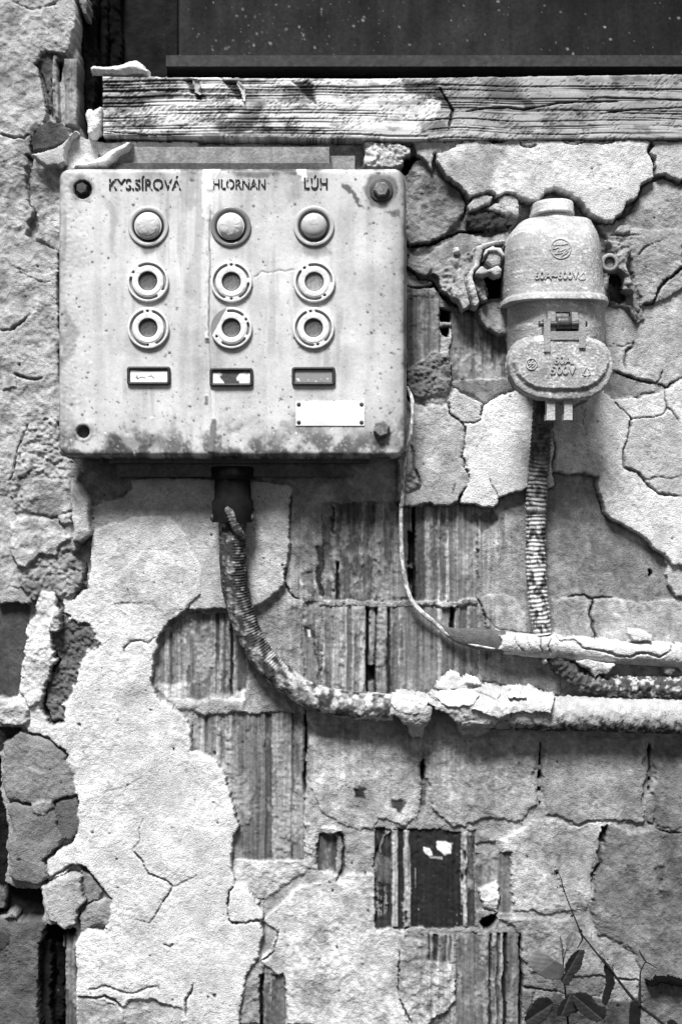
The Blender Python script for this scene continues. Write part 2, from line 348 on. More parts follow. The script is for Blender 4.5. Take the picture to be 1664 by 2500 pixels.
F.stripes('clay_block', 6, (-70, 522, 135, 922), [(-70, -50, 1, .34), (-50, -20, 0, .2), (-20, 14, 1, .4), (14, 50, 1.8, .46), (50, 70, -1, .2), (70, 132, 2.8, .42)], alb=.28, seed=3)
F.stripes('clay_block', 6, (135, 522, 640, 925), [(132, 148, -12, .02), (148, 174, -3, .22), (174, 184, -7, .04), (184, 230, 1, .28), (230, 246, -5, .05), (246, 286, 0, .20), (286, 306, 1.5, .38), (306, 360, .6, .25), (362, 460, .8, .19), (460, 480, 1.8, .38), (480, 514, 0, .13), (516, 536, -10, .02, 522, 650), (516, 536, 0, .12, 650, 925), (540, 560, 1.2, .34), (560, 590, -2, .12), (592, 612, 1, .3), (612, 640, 0, .2)], alb=.2, seed=4)
F.patch(None, P(6, [(136, 790), (172, 790), (175, 860), (140, 870)], 0), -14, .01, 'none', gap=0, edge=1.5, warp=.5)
region('mortar_joint', 6, [(370, 500), (640, 492), (660, 515), (520, 522), (380, 522)], 8, .42, 'rough', gap=.6, edge=1.2)
F.stripes('clay_block', 5, (1380, 505, 1440, 890), [(1380, 1395, 1, .35), (1395, 1440, 0, .26)], alb=.28, seed=11)
F.stripes('clay_block', 5, (690, 555, 1125, 945), [(720, 750, -1, .22), (752, 778, .8, .33), (778, 790, -2, .10), (790, 830, 0, .27), (830, 846, 1.2, .4), (846, 868, 1.8, .42), (870, 955, .4, .21), (957, 984, 1.5, .4), (985, 1000, -3, .10), (1000, 1020, 1, .3), (1020, 1032, -2, .12), (1032, 1050, 1, .34), (1050, 1064, -5, .05), (1064, 1084, 1, .33), (1085, 1122, 0, .10)], alb=.22, seed=5)
F.blot(P(5, [(690, 870), (850, 870), (890, 960), (1130, 900), (1130, 1010), (800, 1000)], 6), 1, alb=.46, dh=3)
F.stripes('clay_block', 5, (880, 1010, 1390, 1680), [(880, 935, 1, .38), (935, 950, -2, .12), (950, 990, 0, .24), (990, 1010, 1.5, .4), (1010, 1030, -3, .1), (1030, 1060, 1, .35), (1060, 1100, 0, .22), (1100, 1210, .5, .17), (1210, 1240, -4, .08), (1240, 1262, 1, .4), (1262, 1330, 1, .34), (1330, 1340, -3, .08), (1340, 1386, 2, .22)], alb=.3, seed=6)
F.blot(P(5, [(870, 1230), (1060, 1230), (1060, 1400), (940, 1400)], 6), 1, alb=.42, dh=2)
F.crack(P(5, [(1392, 1000), (1396, 1150), (1388, 1220), (1388, 1380)], 4), 3.5, 14, .9, .3)
F.stripes('clay_block', 8, (175, 325, 628, 770), [(175, 250, 0, .065), (250, 276, 3.5, .42), (276, 304, 0, .05), (304, 336, 3.0, .40), (336, 568, 0, .045), (568, 596, 3.5, .42), (596, 628, -1, .09)], h=1.5, alb=.05, seed=7)
F.blot(P(8, [(460, 380), (490, 378), (522, 395), (515, 440), (490, 445), (465, 410)], 2), 1, soft=2, alb=.8, dh=.8, warp=.8)
F.blot(P(8, [(398, 412), (430, 415), (445, 440), (425, 450), (400, 430)], 2), 1, soft=2, alb=.8, dh=.8, warp=.8)
F.blot(P(8, [(425, 448), (480, 450), (480, 465), (430, 462)], 2), 1, soft=2, alb=.4, dh=.6, warp=.8)
F.blot(P(8, [(185, 440), (250, 450), (245, 570), (190, 570)], 2), 1, alb=.17, dh=1.5)
F.crack(P(8, [(245, 335), (215, 360), (195, 410), (205, 440)], 2), 2.4, -3, -3.5, .3)
F.stripes('clay_block', 8, (628, 430, 790, 700), [(628, 660, -2, .2), (660, 735, 0, .35), (738, 790, 0, .17)], h=3, alb=.25, seed=8)
region('render_patch', 8, [(640, 600), (735, 560), (740, 700), (660, 690)], 7, .55, 'rough', gap=3)
F.patch(None, P(8, [(650, 740), (735, 700), (730, 740), (665, 775)], 0), -8, .02, 'rough', gap=0)
region('render_patch', 8, [(640, 340), (700, 330), (720, 380), (640, 390)], 8, .4, 'rough', gap=3)
F.stripes('clay_block', 8, (540, 795, 832, 1320), [(545, 624, 1, .22), (626, 690, .2, .17), (690, 702, -4, .05), (702, 726, 1.5, .32), (726, 740, -4, .06), (740, 755, 1.2, .34), (755, 772, -6, .03), (775, 830, .6, .17)], h=5, alb=.2, seed=9)
F.crack(P(8, [(836, 800), (832, 900), (840, 1000), (832, 1100), (836, 1320)], 4), 3, 14, .9, .3)
F.stripes('clay_block', 7, (1185, 985, 1300, 1300), [(1185, 1200, -4, .04), (1200, 1230, 0, .12), (1230, 1240, 1, .36), (1240, 1262, -2, .08), (1262, 1300, 0, .14)], h=3, alb=.14, seed=10)
F.stripes('clay_block', 7, (1448, 350, 1525, 515), [(1448, 1525, 0, .085)], h=2, alb=.09, seed=12)
F.crack(P(7, [(1530, 340), (1560, 360), (1560, 500), (1530, 560)], 5), 3, 8, .6)
region('render_patch', 7, [(1460, 320), (1530, 315), (1560, 340), (1500, 350), (1460, 345)], 12, .45, 'rough', gap=2)
# faint ribs through the thin coat, lower middle
F.stripes(('k', 0), 8, (400, 800, 540, 930), [(415, 425, -3, .12), (440, 462, -3, .12), (475, 490, 1, .4), (490, 500, -2, .2), (510, 522, -2, .2)], h=7, alb=.42, seed=13)
# vertical joints with mortar, dark slots
for (xa, ya, xb, yb, wv) in ((395, 10, 392, 220, 5.5), (925, -70, 922, 212, 6), (1420, -60, 1420, 150, 6)):
    F.crack(P(8, [(xa, ya), ((xa + xb) / 2 + 2, (ya + yb) / 2), (xb, yb)], 6), wv, 16, .85, .35)
region('mortar_joint', 8, [(385, 110), (405, 100), (405, 220), (383, 220)], 2, .22, 'rough', gap=0, edge=1.2, warp=.4)
for y0, y1 in ((30, 60), (95, 140), (150, 200)):
    region('mortar_joint', 8, [(912, y0), (935, y0 + 6), (935, y1), (916, y1 - 4)], 3, .36, 'rough', gap=1.5, edge=1.2, warp=.3)
for y0, y1 in ((60, 95), (105, 135)):
    region('mortar_joint', 8, [(1408, y0), (1432, y0 + 6), (1432, y1), (1412, y1 - 4)], 3, .33, 'rough', gap=1.5, edge=1.2, warp=.3)
region('mortar_joint', 8, [(1408, 175), (1440, 170), (1445, 250), (1438, 300), (1412, 290), (1404, 240)], 7, .33, 'fine', gap=6, edge=1.2, warp=.4)
# dark worn spots on the thin coat
for c, pts, al in ((8, [(78, 150), (110, 132), (140, 150), (135, 195), (100, 190)], .13), (8, [(260, 205), (300, 195), (315, 230), (290, 260), (262, 240)], .12),
                   (5, [(1395, 620), (1430, 605), (1445, 640), (1440, 680), (1405, 680)], .10), (8, [(1440, 495), (1490, 490), (1500, 560), (1460, 580)], .2),
                   (6, [(620, 130), (720, 90), (730, 140), (660, 200)], .2), (5, [(1440, 260), (1500, 240), (1505, 480), (1450, 480)], .13), (5, [(1510, 60), (1535, 80), (1530, 180), (1512, 180)], .06),
                   (5, [(1380, 370), (1430, 370), (1430, 480), (1390, 470)], .25)):
    F.blot(P(c, pts, 6), 1, soft=3, alb=al, dh=-2.0)
F.blot(P(5, [(1402, 632), (1415, 630), (1418, 665), (1404, 668)], 6), 1, soft=1.5, alb=.75, warp=.3)
F.crack(P(5, [(1325, 0), (1322, 120), (1310, 300), (1305, 420), (1325, 460), (1360, 490)], 6), 2.2, 7)
for q in ([(1140, 0), (1250, 290), (1225, 430)], ):
    pass
F.crack(P(6, [(640, 490), (665, 530), (680, 600)], 6), 3, 8)
F.crack(P(6, [(1420, 355), (1428, 372), (1420, 385)], 6), 3, 12, .9, .2)

# --- under the box: smooth old coat, shaded
region('render_patch', 5, [(400, 60), (600, -60), (970, -60), (1320, -30), (1322, 240), (1300, 430), (1220, 500), (1120, 545), (1030, 540), (960, 530), (860, 545), (900, 400), (700, 260), (430, 240)], 17, .50, 'fine', gap=0, edge=2.5)
region('render_patch', 3, [(330, 960), (620, 960), (600, 1100), (560, 1150), (480, 1160), (410, 1195), (360, 1100)], 13, .30, 'fine', gap=2.5)
# --- big pale render, lower left
BIG = [(225, 1330), (230, 1290), (300, 1265), (420, 1262), (470, 1345), (492, 1395), (492, 1447), (455, 1492), (415, 1512), (396, 1545), (385, 1570), (372, 1605), (368, 1665), (380, 1705), (425, 1735), (458, 1762), (467, 1795), (462, 1835),
       (500, 1848), (535, 1868), (552, 1895), (560, 1930), (577, 1985), (578, 2012), (570, 2050), (566, 2110), (566, 2150), (556, 2195), (552, 2240), (567, 2256), (637, 2247), (640, 2280), (630, 2335), (600, 2390), (585, 2470), (585, 2560), (184, 2560), (184, 2300),
       (205, 2270), (250, 2280), (262, 2250), (272, 2200), (250, 2170), (228, 2148), (206, 2120), (190, 2118), (150, 2140), (112, 2158), (105, 2150), (115, 2100), (175, 2060), (188, 2035), (185, 2000), (186, 1945), (166, 1915), (160, 1880), (165, 1845),
       (115, 1800), (65, 1790), (50, 1760), (40, 1700), (60, 1660), (40, 1640), (70, 1560), (90, 1440), (110, 1430), (180, 1440), (215, 1440)]
F.patch('render_patch', [(832 + (x - 832) * .991, 1250 + (y - 1250) * .991) for x, y in BIG], 19, .615, 'plaster', gap=2.0, rnd=2.5, rw=6, av=.7)
region('render_patch', 5, [(515, 420), (640, 280), (720, 270), (800, 320), (880, 370), (920, 460), (850, 530), (750, 560), (690, 520), (600, 510), (520, 520)], 20.5, .55, 'fine', gap=.5, rnd=1)
region('render_patch', 7, [(1055, 570), (1110, 590), (1140, 620), (1175, 650), (1195, 730), (1100, 755), (1040, 745), (1030, 715), (1045, 640)], 20, .64, 'plaster', gap=2.5)
for pts, w_ in (([(560, 740), (570, 710), (600, 680), (640, 675), (680, 690), (715, 665)], 1.2), ([(750, 620), (800, 590), (870, 562), (940, 545)], 1.3)):
    F.crack(P(5, pts, 18), w_, 4)
for pts, w_, d_ in (([(610, 430), (650, 465), (665, 500), (680, 530), (720, 552), (765, 570), (782, 592)], 1.8, 7), ([(782, 592), (760, 640), (730, 690), (712, 715)], 1.6, 6),
                    ([(712, 715), (680, 750), (620, 740)], 1.2, 2.5), ([(782, 592), (850, 560), (900, 530)], 1.0, 2), ([(655, 270), (635, 330), (630, 380), (600, 415)], 1.2, 2), ([(470, 155), (570, 130), (650, 80)], .8, 1.2), ([(350, 1095), (420, 1100), (470, 1090), (520, 1110), (560, 1150)], 2.5, 8),
                    ([(400, 1060), (480, 1045), (560, 1070), (640, 1070), (735, 1035)], 1.6, 3), ([(885, 1030), (870, 1070), (850, 1100), (850, 1180)], 2.5, 9), ([(750, 855), (785, 868), (795, 850)], 1.6, 4), ([(1040, 640), (1030, 715), (1060, 755), (1110, 750)], 1.6, 6), ([(200, 880), (200, 1000)], .5, 1), ([(370, 575), (362, 560)], 2, 6)):
    F.crack(P(7, pts, 18), w_, d_)
region('render_patch', 7, [(560, 1150), (600, 1100), (700, 1110), (780, 1120), (830, 1140), (830, 1213), (830, 1320), (570, 1320)], 14, .46, 'stone', gap=3)
region('render_patch', 7, [(350, 1105), (440, 1100), (530, 1130), (560, 1180), (560, 1320), (345, 1320)], 17, .44, 'stone', gap=1.5)
region('render_patch', 7, [(360, 740), (380, 700), (430, 665), (500, 645), (515, 655), (490, 770), (440, 775), (370, 800)], 16, .36, 'stone', gap=1.5)
region('render_patch', 7, [(362, 510), (400, 530), (430, 570), (465, 600), (460, 650), (400, 670), (380, 600)], 13, .34, 'stone', gap=1.5)
F.crack(P(7, [(130, 550), (200, 575), (260, 530), (340, 498), (400, 530), (455, 580)], 19), 2.6, 6)

# --- left column of old render, top to bottom
LEFTTOP = [(-560, -560), (187, -560), (187, 0), (190, 55), (166, 118), (160, 134), (102, 129), (86, 155), (112, 225), (115, 289), (86, 316), (75, 353), (75, 385), (70, 420), (67, 482), (80, 514), (59, 578), (86, 589), (142, 612), (150, 1112), (171, 1136), (198, 1150), (185, 1195), (217, 1220), (225, 1300), (200, 1330), (150, 1380), (60, 1440), (-560, 1440)]
F.patch('render_patch', [(832 + (x - 832) * .991, 1250 + (y - 1250) * .991) for x, y in LEFTTOP], 20, .46, 'rough', gap=3, rnd=2.5, edge=2, av=.9)
b = F.box([(-20, 0), (150, 1100)], 10)
region('render_patch', 1, [(130, 700), (165, 735), (215, 755), (290, 730), (360, 720), (300, 1150), (255, 1140), (190, 1090), (150, 1090), (170, 1050), (160, 960), (125, 900)], 11, .50, 'rough', gap=2, rnd=1)
region('render_patch', 1, [(150, 610), (190, 560), (220, 545), (280, 560), (330, 590), (310, 640), (250, 665), (150, 690), (140, 650)], 22, .19, 'fine', gap=.8, rnd=1, warp=.5)
region('render_patch', 1, [(310, 605), (400, 625), (470, 618), (640, 612), (900, 625), (900, 760), (290, 770), (300, 700)], 19, .58, 'fine', gap=1, rnd=1)
region('clay_block', 1, [(235, 250), (262, 250), (268, 545), (250, 540), (240, 450)], 15, .30, 'stone', gap=2, warp=.4)
F.patch(None, P(1, [(264, 288), (284, 288), (280, 372), (272, 378)], 0), -8, .01, 'none', gap=0, edge=1.4, warp=.3)
region('clay_block', 1, [(286, 262), (358, 262), (352, 572), (290, 572), (292, 400)], 22, .30, 'smooth', gap=2, rnd=5, rw=7, warp=.25)
region('render_patch', 1, [(205, 240), (235, 250), (240, 520), (215, 500), (180, 360), (165, 290)], 12, .2, 'rough', gap=1)
F.crack(P(1, [(0, 615), (60, 625), (110, 628), (150, 600)], 18), 2.2, 6)
F.crack(P(1, [(160, 290), (190, 350), (215, 420), (225, 520)], 16), 3, 5)
F.crack(P(1, [(60, 10), (140, 45), (190, 30), (260, 10)], 18), 2.5, 4, .3)
F.crack(P(1, [(110, 700), (140, 720), (130, 850), (125, 900)], 18), 2, 6)
F.crack(P(3, [(0, 380), (50, 385), (85, 360), (140, 320)], 18), 3, 7)
F.crack(P(3, [(60, 580), (100, 605), (160, 612), (195, 605)], 18), 2.2, 8)
F.crack(P(3, [(75, 95), (140, 130), (190, 145)], 18), 1.5, 4)
region('render_patch', 3, [(70, 90), (130, 120), (240, 120), (240, 165), (190, 165), (100, 115)], 22, .5, 'thin', gap=1)
region('render_patch', 3, [(0, 570), (60, 590), (70, 640), (0, 655)], 23, .5, 'thin', gap=2)
# lower crumbly part of the left column
region('render_patch', 3, [(60, 1000), (80, 930), (130, 815), (230, 760), (262, 800), (275, 940), (340, 990), (372, 1035), (345, 1110), (300, 1140), (280, 1213), (60, 1213), (40, 1100)], 22, .45, 'crumb', gap=1.5)
F.crack(P(3, [(130, 815), (110, 870), (85, 930), (60, 1000), (45, 1080)], 20), 2.5, 6)
region('mortar_lump', 5, [(325, -60), (370, -30), (405, 30), (400, 150), (415, 200), (370, 240), (325, 225), (330, 150), (315, 60)], 34, .56, 'plaster', gap=6, rnd=9, rw=9, warp=.5)
region('mortar_lump', 5, [(260, 90), (320, 90), (330, 140), (280, 150), (262, 130)], 26, .42, 'rough', gap=3, rnd=4)
region('render_patch', 5, [(90, -60), (330, -60), (320, 80), (255, 115), (180, 105), (110, 80)], 25, .46, 'rough', gap=4, rnd=3)
region('render_patch', 5, [(80, 230), (200, 215), (290, 240), (370, 330), (390, 420), (360, 460), (300, 480), (200, 450), (150, 500), (110, 470), (75, 410), (85, 330)], 18, .38, 'crumb', gap=2)
region('render_patch', 5, [(45, 130), (110, 110), (260, 130), (310, 220), (250, 300), (170, 290), (120, 350), (80, 330), (40, 260)], 27, .52, 'rough', gap=2, rnd=3)
region('render_patch', 5, [(200, 440), (300, 480), (330, 590), (420, 600), (445, 690), (380, 745), (345, 850), (310, 920), (285, 960), (300, 1060), (225, 1055), (205, 980), (210, 870), (260, 760), (225, 650), (190, 560)], 9, .22, 'crumb', gap=4, rnd=0, warp=1.8)
F.crack(P(5, [(390, 330), (380, 430), (330, 490)], 14), 3, 8, .5)
F.crack(P(5, [(280, 520), (270, 620), (215, 650), (265, 770), (215, 850), (205, 960), (225, 1050), (290, 1055)], 14), 3.4, 9, .6)
region('mortar_lump', 5, [(180, 440), (250, 455), (280, 540), (275, 610), (215, 650), (255, 770), (210, 850), (200, 950), (120, 990), (75, 920), (90, 860), (110, 700), (140, 560)], 26, .60, 'rough', gap=3, rnd=5, rw=12, warp=1.8)
region('mortar_lump', 5, [(250, 540), (282, 545), (280, 620), (235, 650), (215, 630)], 34, .42, 'crumb', gap=2, rnd=5)
region('render_patch', 5, [(-20, 440), (60, 430), (135, 480), (135, 515), (-20, 515)], 19, .40, 'stone', gap=2)
region('brick', 5, [(-700, 512), (132, 512), (136, 600), (120, 700), (95, 830), (70, 940), (-700, 940)], 6, .115, 'fine', gap=1.5, rnd=1)
region('mortar_lump', 5, [(-20, 935), (80, 945), (125, 1000), (120, 1060), (75, 1075), (-20, 1060)], 27, .5, 'rough', gap=4, rnd=5)
F.patch(None, P(5, [(-10, 1075), (70, 1075), (110, 1095), (70, 1120), (20, 1180), (-10, 1200)], 0), 0, .08, 'rough', gap=0)
# stones at the lower left
region('stone', 7, [(5, -60), (90, -110), (220, -80), (290, -10), (330, 60), (345, 170), (270, 190), (240, 200), (150, 210), (100, 205), (20, 190), (8, 90)], 22, .33, 'stone', gap=6, rnd=5, rw=12)
region('stone', 7, [(30, 215), (140, 215), (240, 205), (262, 250), (300, 350), (270, 410), (200, 470), (215, 550), (180, 595), (70, 565), (38, 530), (35, 400), (50, 330)], 24, .31, 'stone', gap=8, rnd=6, rw=14)
region('stone', 7, [(140, 210), (180, 195), (235, 200), (240, 230), (190, 270), (150, 250)], 27, .42, 'stone', gap=0, rnd=3, edge=3)
region('render_patch', 7, [(250, 200), (300, 190), (345, 180), (355, 300), (350, 350), (310, 385), (270, 330), (258, 250)], 17, .22, 'fine', gap=2)
region('stone', 7, [(180, 610), (230, 570), (300, 535), (360, 545), (375, 600), (392, 660), (350, 710), (345, 765), (285, 775), (240, 750), (205, 715)], 25, .46, 'stone', gap=9, rnd=4, rw=9)
F.patch(None, P(7, [(40, 590), (180, 605), (205, 720), (190, 740), (80, 730), (60, 690), (35, 650)], 0), -12, .05, 'rough', gap=0)
F.patch(None, P(7, [(-40, -40), (3, 0), (5, 190), (25, 240), (35, 350), (30, 560), (75, 600), (60, 700), (-40, 720)], 0), -12, .045, 'rough', gap=0)
region('mortar_lump', 7, [(-30, 600), (15, 600), (28, 640), (20, 690), (-30, 690)], 10, .26, 'rough', gap=4)
region('mortar_lump', 7, [(0, 740), (50, 695), (75, 705), (70, 740), (20, 770)], 22, .36, 'crumb', gap=4)
region('stone', 7, [(-900, 745), (70, 730), (200, 750), (220, 775), (195, 850), (190, 950), (215, 1050), (190, 1130), (190, 1330), (-900, 1330)], 20, .22, 'stone', gap=6, rnd=6, rw=12)
region('render_patch', 7, [(-30, 770), (40, 800), (45, 850), (0, 890), (-30, 890)], 21, .16, 'fine', gap=0)
F.patch(None, P(7, [(225, 750), (340, 775), (350, 820), (345, 950), (340, 1330), (190, 1330), (200, 1100), (195, 850)], 0), -22, .02, 'rough', gap=0, edge=2)
F.stripes('clay_block', 7, (290, 800, 350, 1320), [(290, 300, -2, .04), (300, 325, 2, .14), (325, 350, 0, .09)], h=6, alb=.1, seed=15)
F.stripes('clay_block', 7, (190, 830, 232, 1320), [(190, 232, 0, .03)], h=-4, alb=.03, seed=16)
F.patch(None, P(7, [(245, 870), (285, 860), (280, 1213), (250, 1213)], 0), -14, .035, 'rough', gap=0)

# --- centre top, between box and socket
region('render_patch', 2, [(-820, 622), (350, 640), (380, 700), (430, 780), (455, 700), (590, 640), (590, 600), (-820, 560)], 23, .50, 'fine', gap=1, rnd=1)
region('render_patch', 2, [(120, 640), (330, 660), (345, 700), (300, 740), (260, 760), (130, 750)], 24, .5, 'crumb', gap=0, rnd=1)
region('render_patch', 2, [(340, 760), (380, 700), (440, 790), (500, 830), (560, 870), (590, 930), (560, 1000), (450, 1100), (330, 1110), (300, 800)], 12, .33, 'rough', gap=2)
F.patch(None, P(2, [(300, 720), (360, 700), (385, 720), (350, 740), (320, 800), (300, 800)], 0), -4, .03, 'rough', gap=0)
region('render_patch', 2, [(320, 1110), (450, 1100), (520, 1040), (600, 1050), (800, 1030), (830, 990), (900, 960), (1300, 960), (1300, 1250), (320, 1250)], 6, .24, 'rough', gap=0)
region('render_patch', 2, [(470, 1110), (560, 1060), (700, 1070), (780, 1040), (790, 1100), (660, 1250), (420, 1250), (400, 1170)], 13, .37, 'thin', gap=3)
F.crack(P(2, [(320, 1110), (420, 1110), (480, 1080), (560, 1050), (650, 1048), (750, 1035), (800, 1010)], 10), 3.6, 14, .8)
F.crack(P(2, [(500, 830), (570, 880), (590, 930), (570, 1000)], 10), 3.0, 9, .6)
region('stone', 2, [(590, 925), (620, 885), (665, 865), (722, 890), (700, 925), (650, 945), (600, 950)], 26, .5, 'stone', gap=4, rnd=3)
region('stone', 2, [(735, 890), (825, 885), (832, 972), (780, 975), (690, 965), (675, 950), (730, 920)], 24, .52, 'thin', gap=5, rnd=3)
region('stone', 2, [(600, 960), (690, 970), (780, 990), (775, 1030), (700, 1045), (600, 1040), (585, 1000)], 18, .12, 'crumb', gap=5, rnd=3)
region('render_patch', 2, [(835, 900), (880, 910), (960, 865), (1040, 880), (1140, 940), (1200, 1000), (1100, 990), (880, 985), (835, 960)], 5, .26, 'rough', gap=0)
# below: rubble strip & block behind
region('render_patch', 4, [(325, 20), (420, 60), (445, 110), (420, 140), (360, 130), (325, 80)], 16, .38, 'stone', gap=5, rnd=3)
region('clay_block', 4, [(320, 190), (470, 200), (470, 560), (430, 480), (320, 560)], 6, .21, 'rough', gap=2)
F.stripes('clay_block', 4, (320, 235, 470, 570), [(330, 350, -2, .12), (380, 400, 1, .3), (445, 470, 1, .28)], h=6, alb=.21, seed=17)
F.stripes('clay_block', 4, (520, 290, 790, 605), [(525, 628, 0, .19), (628, 662, 1.5, .33), (662, 722, -1, .10), (722, 790, -1, .14)], h=2, alb=.16, seed=18)
F.blot(P(4, [(530, 560), (625, 470), (625, 500), (560, 560)], 3), 1, alb=.33, dh=.7, soft=2)
F.patch(None, P(4, [(470, 285), (522, 290), (518, 345), (475, 345)], 0), -16, .01, 'none', gap=0, edge=1.5, warp=.4)
F.patch(None, P(4, [(473, 365), (512, 365), (508, 410), (480, 400)], 0), -10, .015, 'none', gap=0, edge=1.5, warp=.5)
region('render_patch', 4, [(320, 570), (430, 480), (510, 480), (530, 600), (510, 670), (380, 690), (320, 660)], 10, .30, 'crumb', gap=1)
region('render_patch', 4, [(525, 615), (640, 600), (740, 610), (830, 590), (830, 650), (750, 680), (675, 715), (620, 680), (540, 650)], 9, .28, 'fine', gap=1.5)
region('stone', 4, [(640, 285), (680, 260), (790, 250), (800, 420), (740, 400), (690, 375), (655, 340)], 26, .40, 'stone', gap=6, rnd=5, rw=12)
region('render_patch', 4, [(450, 130), (520, 60), (640, 20), (700, 60), (690, 240), (600, 285), (540, 270), (470, 200)], 20, .38, 'crumb', gap=5)
F.patch(None, P(4, [(660, 120), (760, 110), (760, 240), (690, 250), (680, 200)], 0), -6, .02, 'rough', gap=0)
F.crack(P(4, [(325, 95), (370, 150), (430, 160), (480, 220), (540, 265), (600, 290), (650, 260)], 8), 4, 14, .8)
F.crack(P(4, [(320, 185), (380, 190), (440, 180)], 8), 3.5, 10, .8)

# --- right: darker second coat then pale top coat
region('render_patch', 4, [(1200, 240), (1400, 200), (1440, 250), (1800, 60), (1800, 640), (1510, 640), (1450, 622), (1380, 612), (1270, 572), (1240, 560)], 9, .46, 'fine', gap=0, edge=3, rnd=.5)
region('render_patch', 2, [(1185, 1010), (1280, 1000), (1330, 960), (1370, 900), (1400, 830), (1500, 810), (1568, 840), (1700, 850), (1700, 1300), (1568, 1300), (1500, 1360), (1440, 1380), (1390, 1390), (1350, 1290), (1330, 1230), (1300, 1100), (1240, 1080)], 15, .40, 'stone', gap=2.5, rnd=3)
region('render_patch', 4, [(1330, -20), (1330, -80), (1568, -80), (1568, 90), (1480, 160), (1440, 262), (1385, 262), (1370, 200), (1330, 140)], 18, .42, 'stone', gap=3.5, rnd=3)
region('render_patch', 4, [(1230, -40), (1330, -30), (1340, 130), (1370, 230), (1400, 330), (1370, 355), (1330, 300), (1290, 270), (1260, 290), (1230, 270)], 12, .32, 'crumb', gap=2)
F.patch(None, P(4, [(1225, 130), (1300, 140), (1310, 240), (1280, 275), (1240, 260)], 0), 2, .09, 'smooth', gap=0)
F.crack(P(4, [(1568, 95), (1500, 150), (1460, 210), (1440, 262), (1392, 264)], 10), 4, 9, .6)
F.crack(P(2, [(1365, 1150), (1400, 1120), (1480, 1090)], 15), 1.8, 4)
region('stone', 2, [(1270, 1050), (1285, 1015), (1320, 1020), (1330, 1050), (1300, 1060)], 20, .42, 'stone', gap=3)
F.crack(P(2, [(1240, 1065), (1380, 1070)], 12), 1.5, 3)
F.crack(P(4, [(1352, 430), (1345, 460), (1315, 485), (1308, 520), (1320, 560)], 10), 1.8, 4)
F.crack(P(4, [(1240, 455), (1300, 460), (1345, 440)], 10), 1.0, 2)
F.crack(P(4, [(1265, 570), (1320, 590), (1380, 612), (1450, 620), (1500, 640), (1560, 605), (1700, 580)], 10), 2.6, 9)
F.crack(P(4, [(1485, 560), (1470, 600), (1450, 618)], 10), 1.6, 5)
# pale top coat right-lower
region('render_patch', 4, [(985, 640), (1210, 655), (1260, 690), (1310, 695), (1400, 680), (1490, 650), (1520, 640), (1568, 600), (1900, 560), (1900, 1440), (1568, 1450), (1530, 1450), (1500, 1400), (1440, 1380), (1400, 1320), (1300, 1270), (1220, 1215), (1210, 1180), (1190, 1100), (1185, 1045), (1130, 1032), (1050, 1030), (985, 1020)], 25, .60, 'fine', gap=8, rnd=2.5, av=.8, gw=4)
for pts, w_, d_ in (([(1210, 665), (1250, 690), (1310, 697), (1400, 680), (1480, 655)], 2.2, 8), ([(1265, 700), (1300, 745), (1338, 787), (1322, 880), (1298, 930), (1305, 1000), (1380, 1035), (1420, 1090), (1470, 1125), (1568, 1130)], 1.9, 7),
                    ([(1338, 787), (1420, 785), (1475, 768), (1500, 735), (1568, 800)], 1.4, 4), ([(1490, 640), (1495, 700), (1500, 735)], 1.2, 4), ([(1130, 740), (1120, 800), (1135, 860)], .9, 1.8), ([(1000, 720), (1080, 730), (1140, 705)], 1.1, 3), ([(985, 880), (990, 960), (975, 1010)], 1.4, 4), ([(1400, 1060), (1440, 1050), (1500, 1060), (1568, 1040)], 1.1, 2)):
    F.crack(P(4, pts, 23), w_, d_)
F.blot(P(4, [(1330, 800), (1568, 760), (1568, 1120), (1470, 1120), (1310, 1000), (1300, 930)], 22), .80, soft=8)
# pale coat centre
region('render_patch', 4, [(345, 705), (420, 722), (510, 715), (525, 770), (575, 800), (580, 900), (565, 960), (595, 1020), (600, 1090), (560, 1140), (530, 1168), (460, 1175), (380, 1165), (310, 1185), (280, 1185), (285, 900), (320, 720)], 22, .47, 'plaster', gap=6, rnd=2, gw=4)
region('render_patch', 4, [(578, 800), (640, 790), (680, 722), (760, 680), (830, 655), (985, 660), (985, 1090), (870, 1100), (800, 1120), (740, 1145), (745, 1165), (722, 1195), (660, 1185), (560, 1168), (600, 1090), (597, 1020), (568, 960), (582, 900)], 26, .64, 'plaster', gap=8, rnd=2, gw=4, av=.7)
region('render_patch', 4, [(512, 712), (540, 652), (620, 690), (672, 718), (640, 788), (578, 800), (530, 770)], 24, .52, 'fine', gap=3.5, rnd=2)
F.crack(P(4, [(695, 1050), (720, 1100), (742, 1150)], 24), 1.2, 4)
F.crack(P(4, [(540, 1075), (530, 1120)], 22), 1.2, 4)
region('render_patch', 4, [(310, 1050), (360, 1000), (390, 1080), (360, 1110), (310, 1115)], 23, .4, 'crumb', gap=2)
F.crack(P(4, [(330, 900), (350, 950), (360, 1010), (390, 1080)], 20), 3, 5, .4)
F.patch(None, P(4, [(322, 685), (350, 690), (345, 705), (325, 705)], 0), -2, .02, 'none', gap=0)
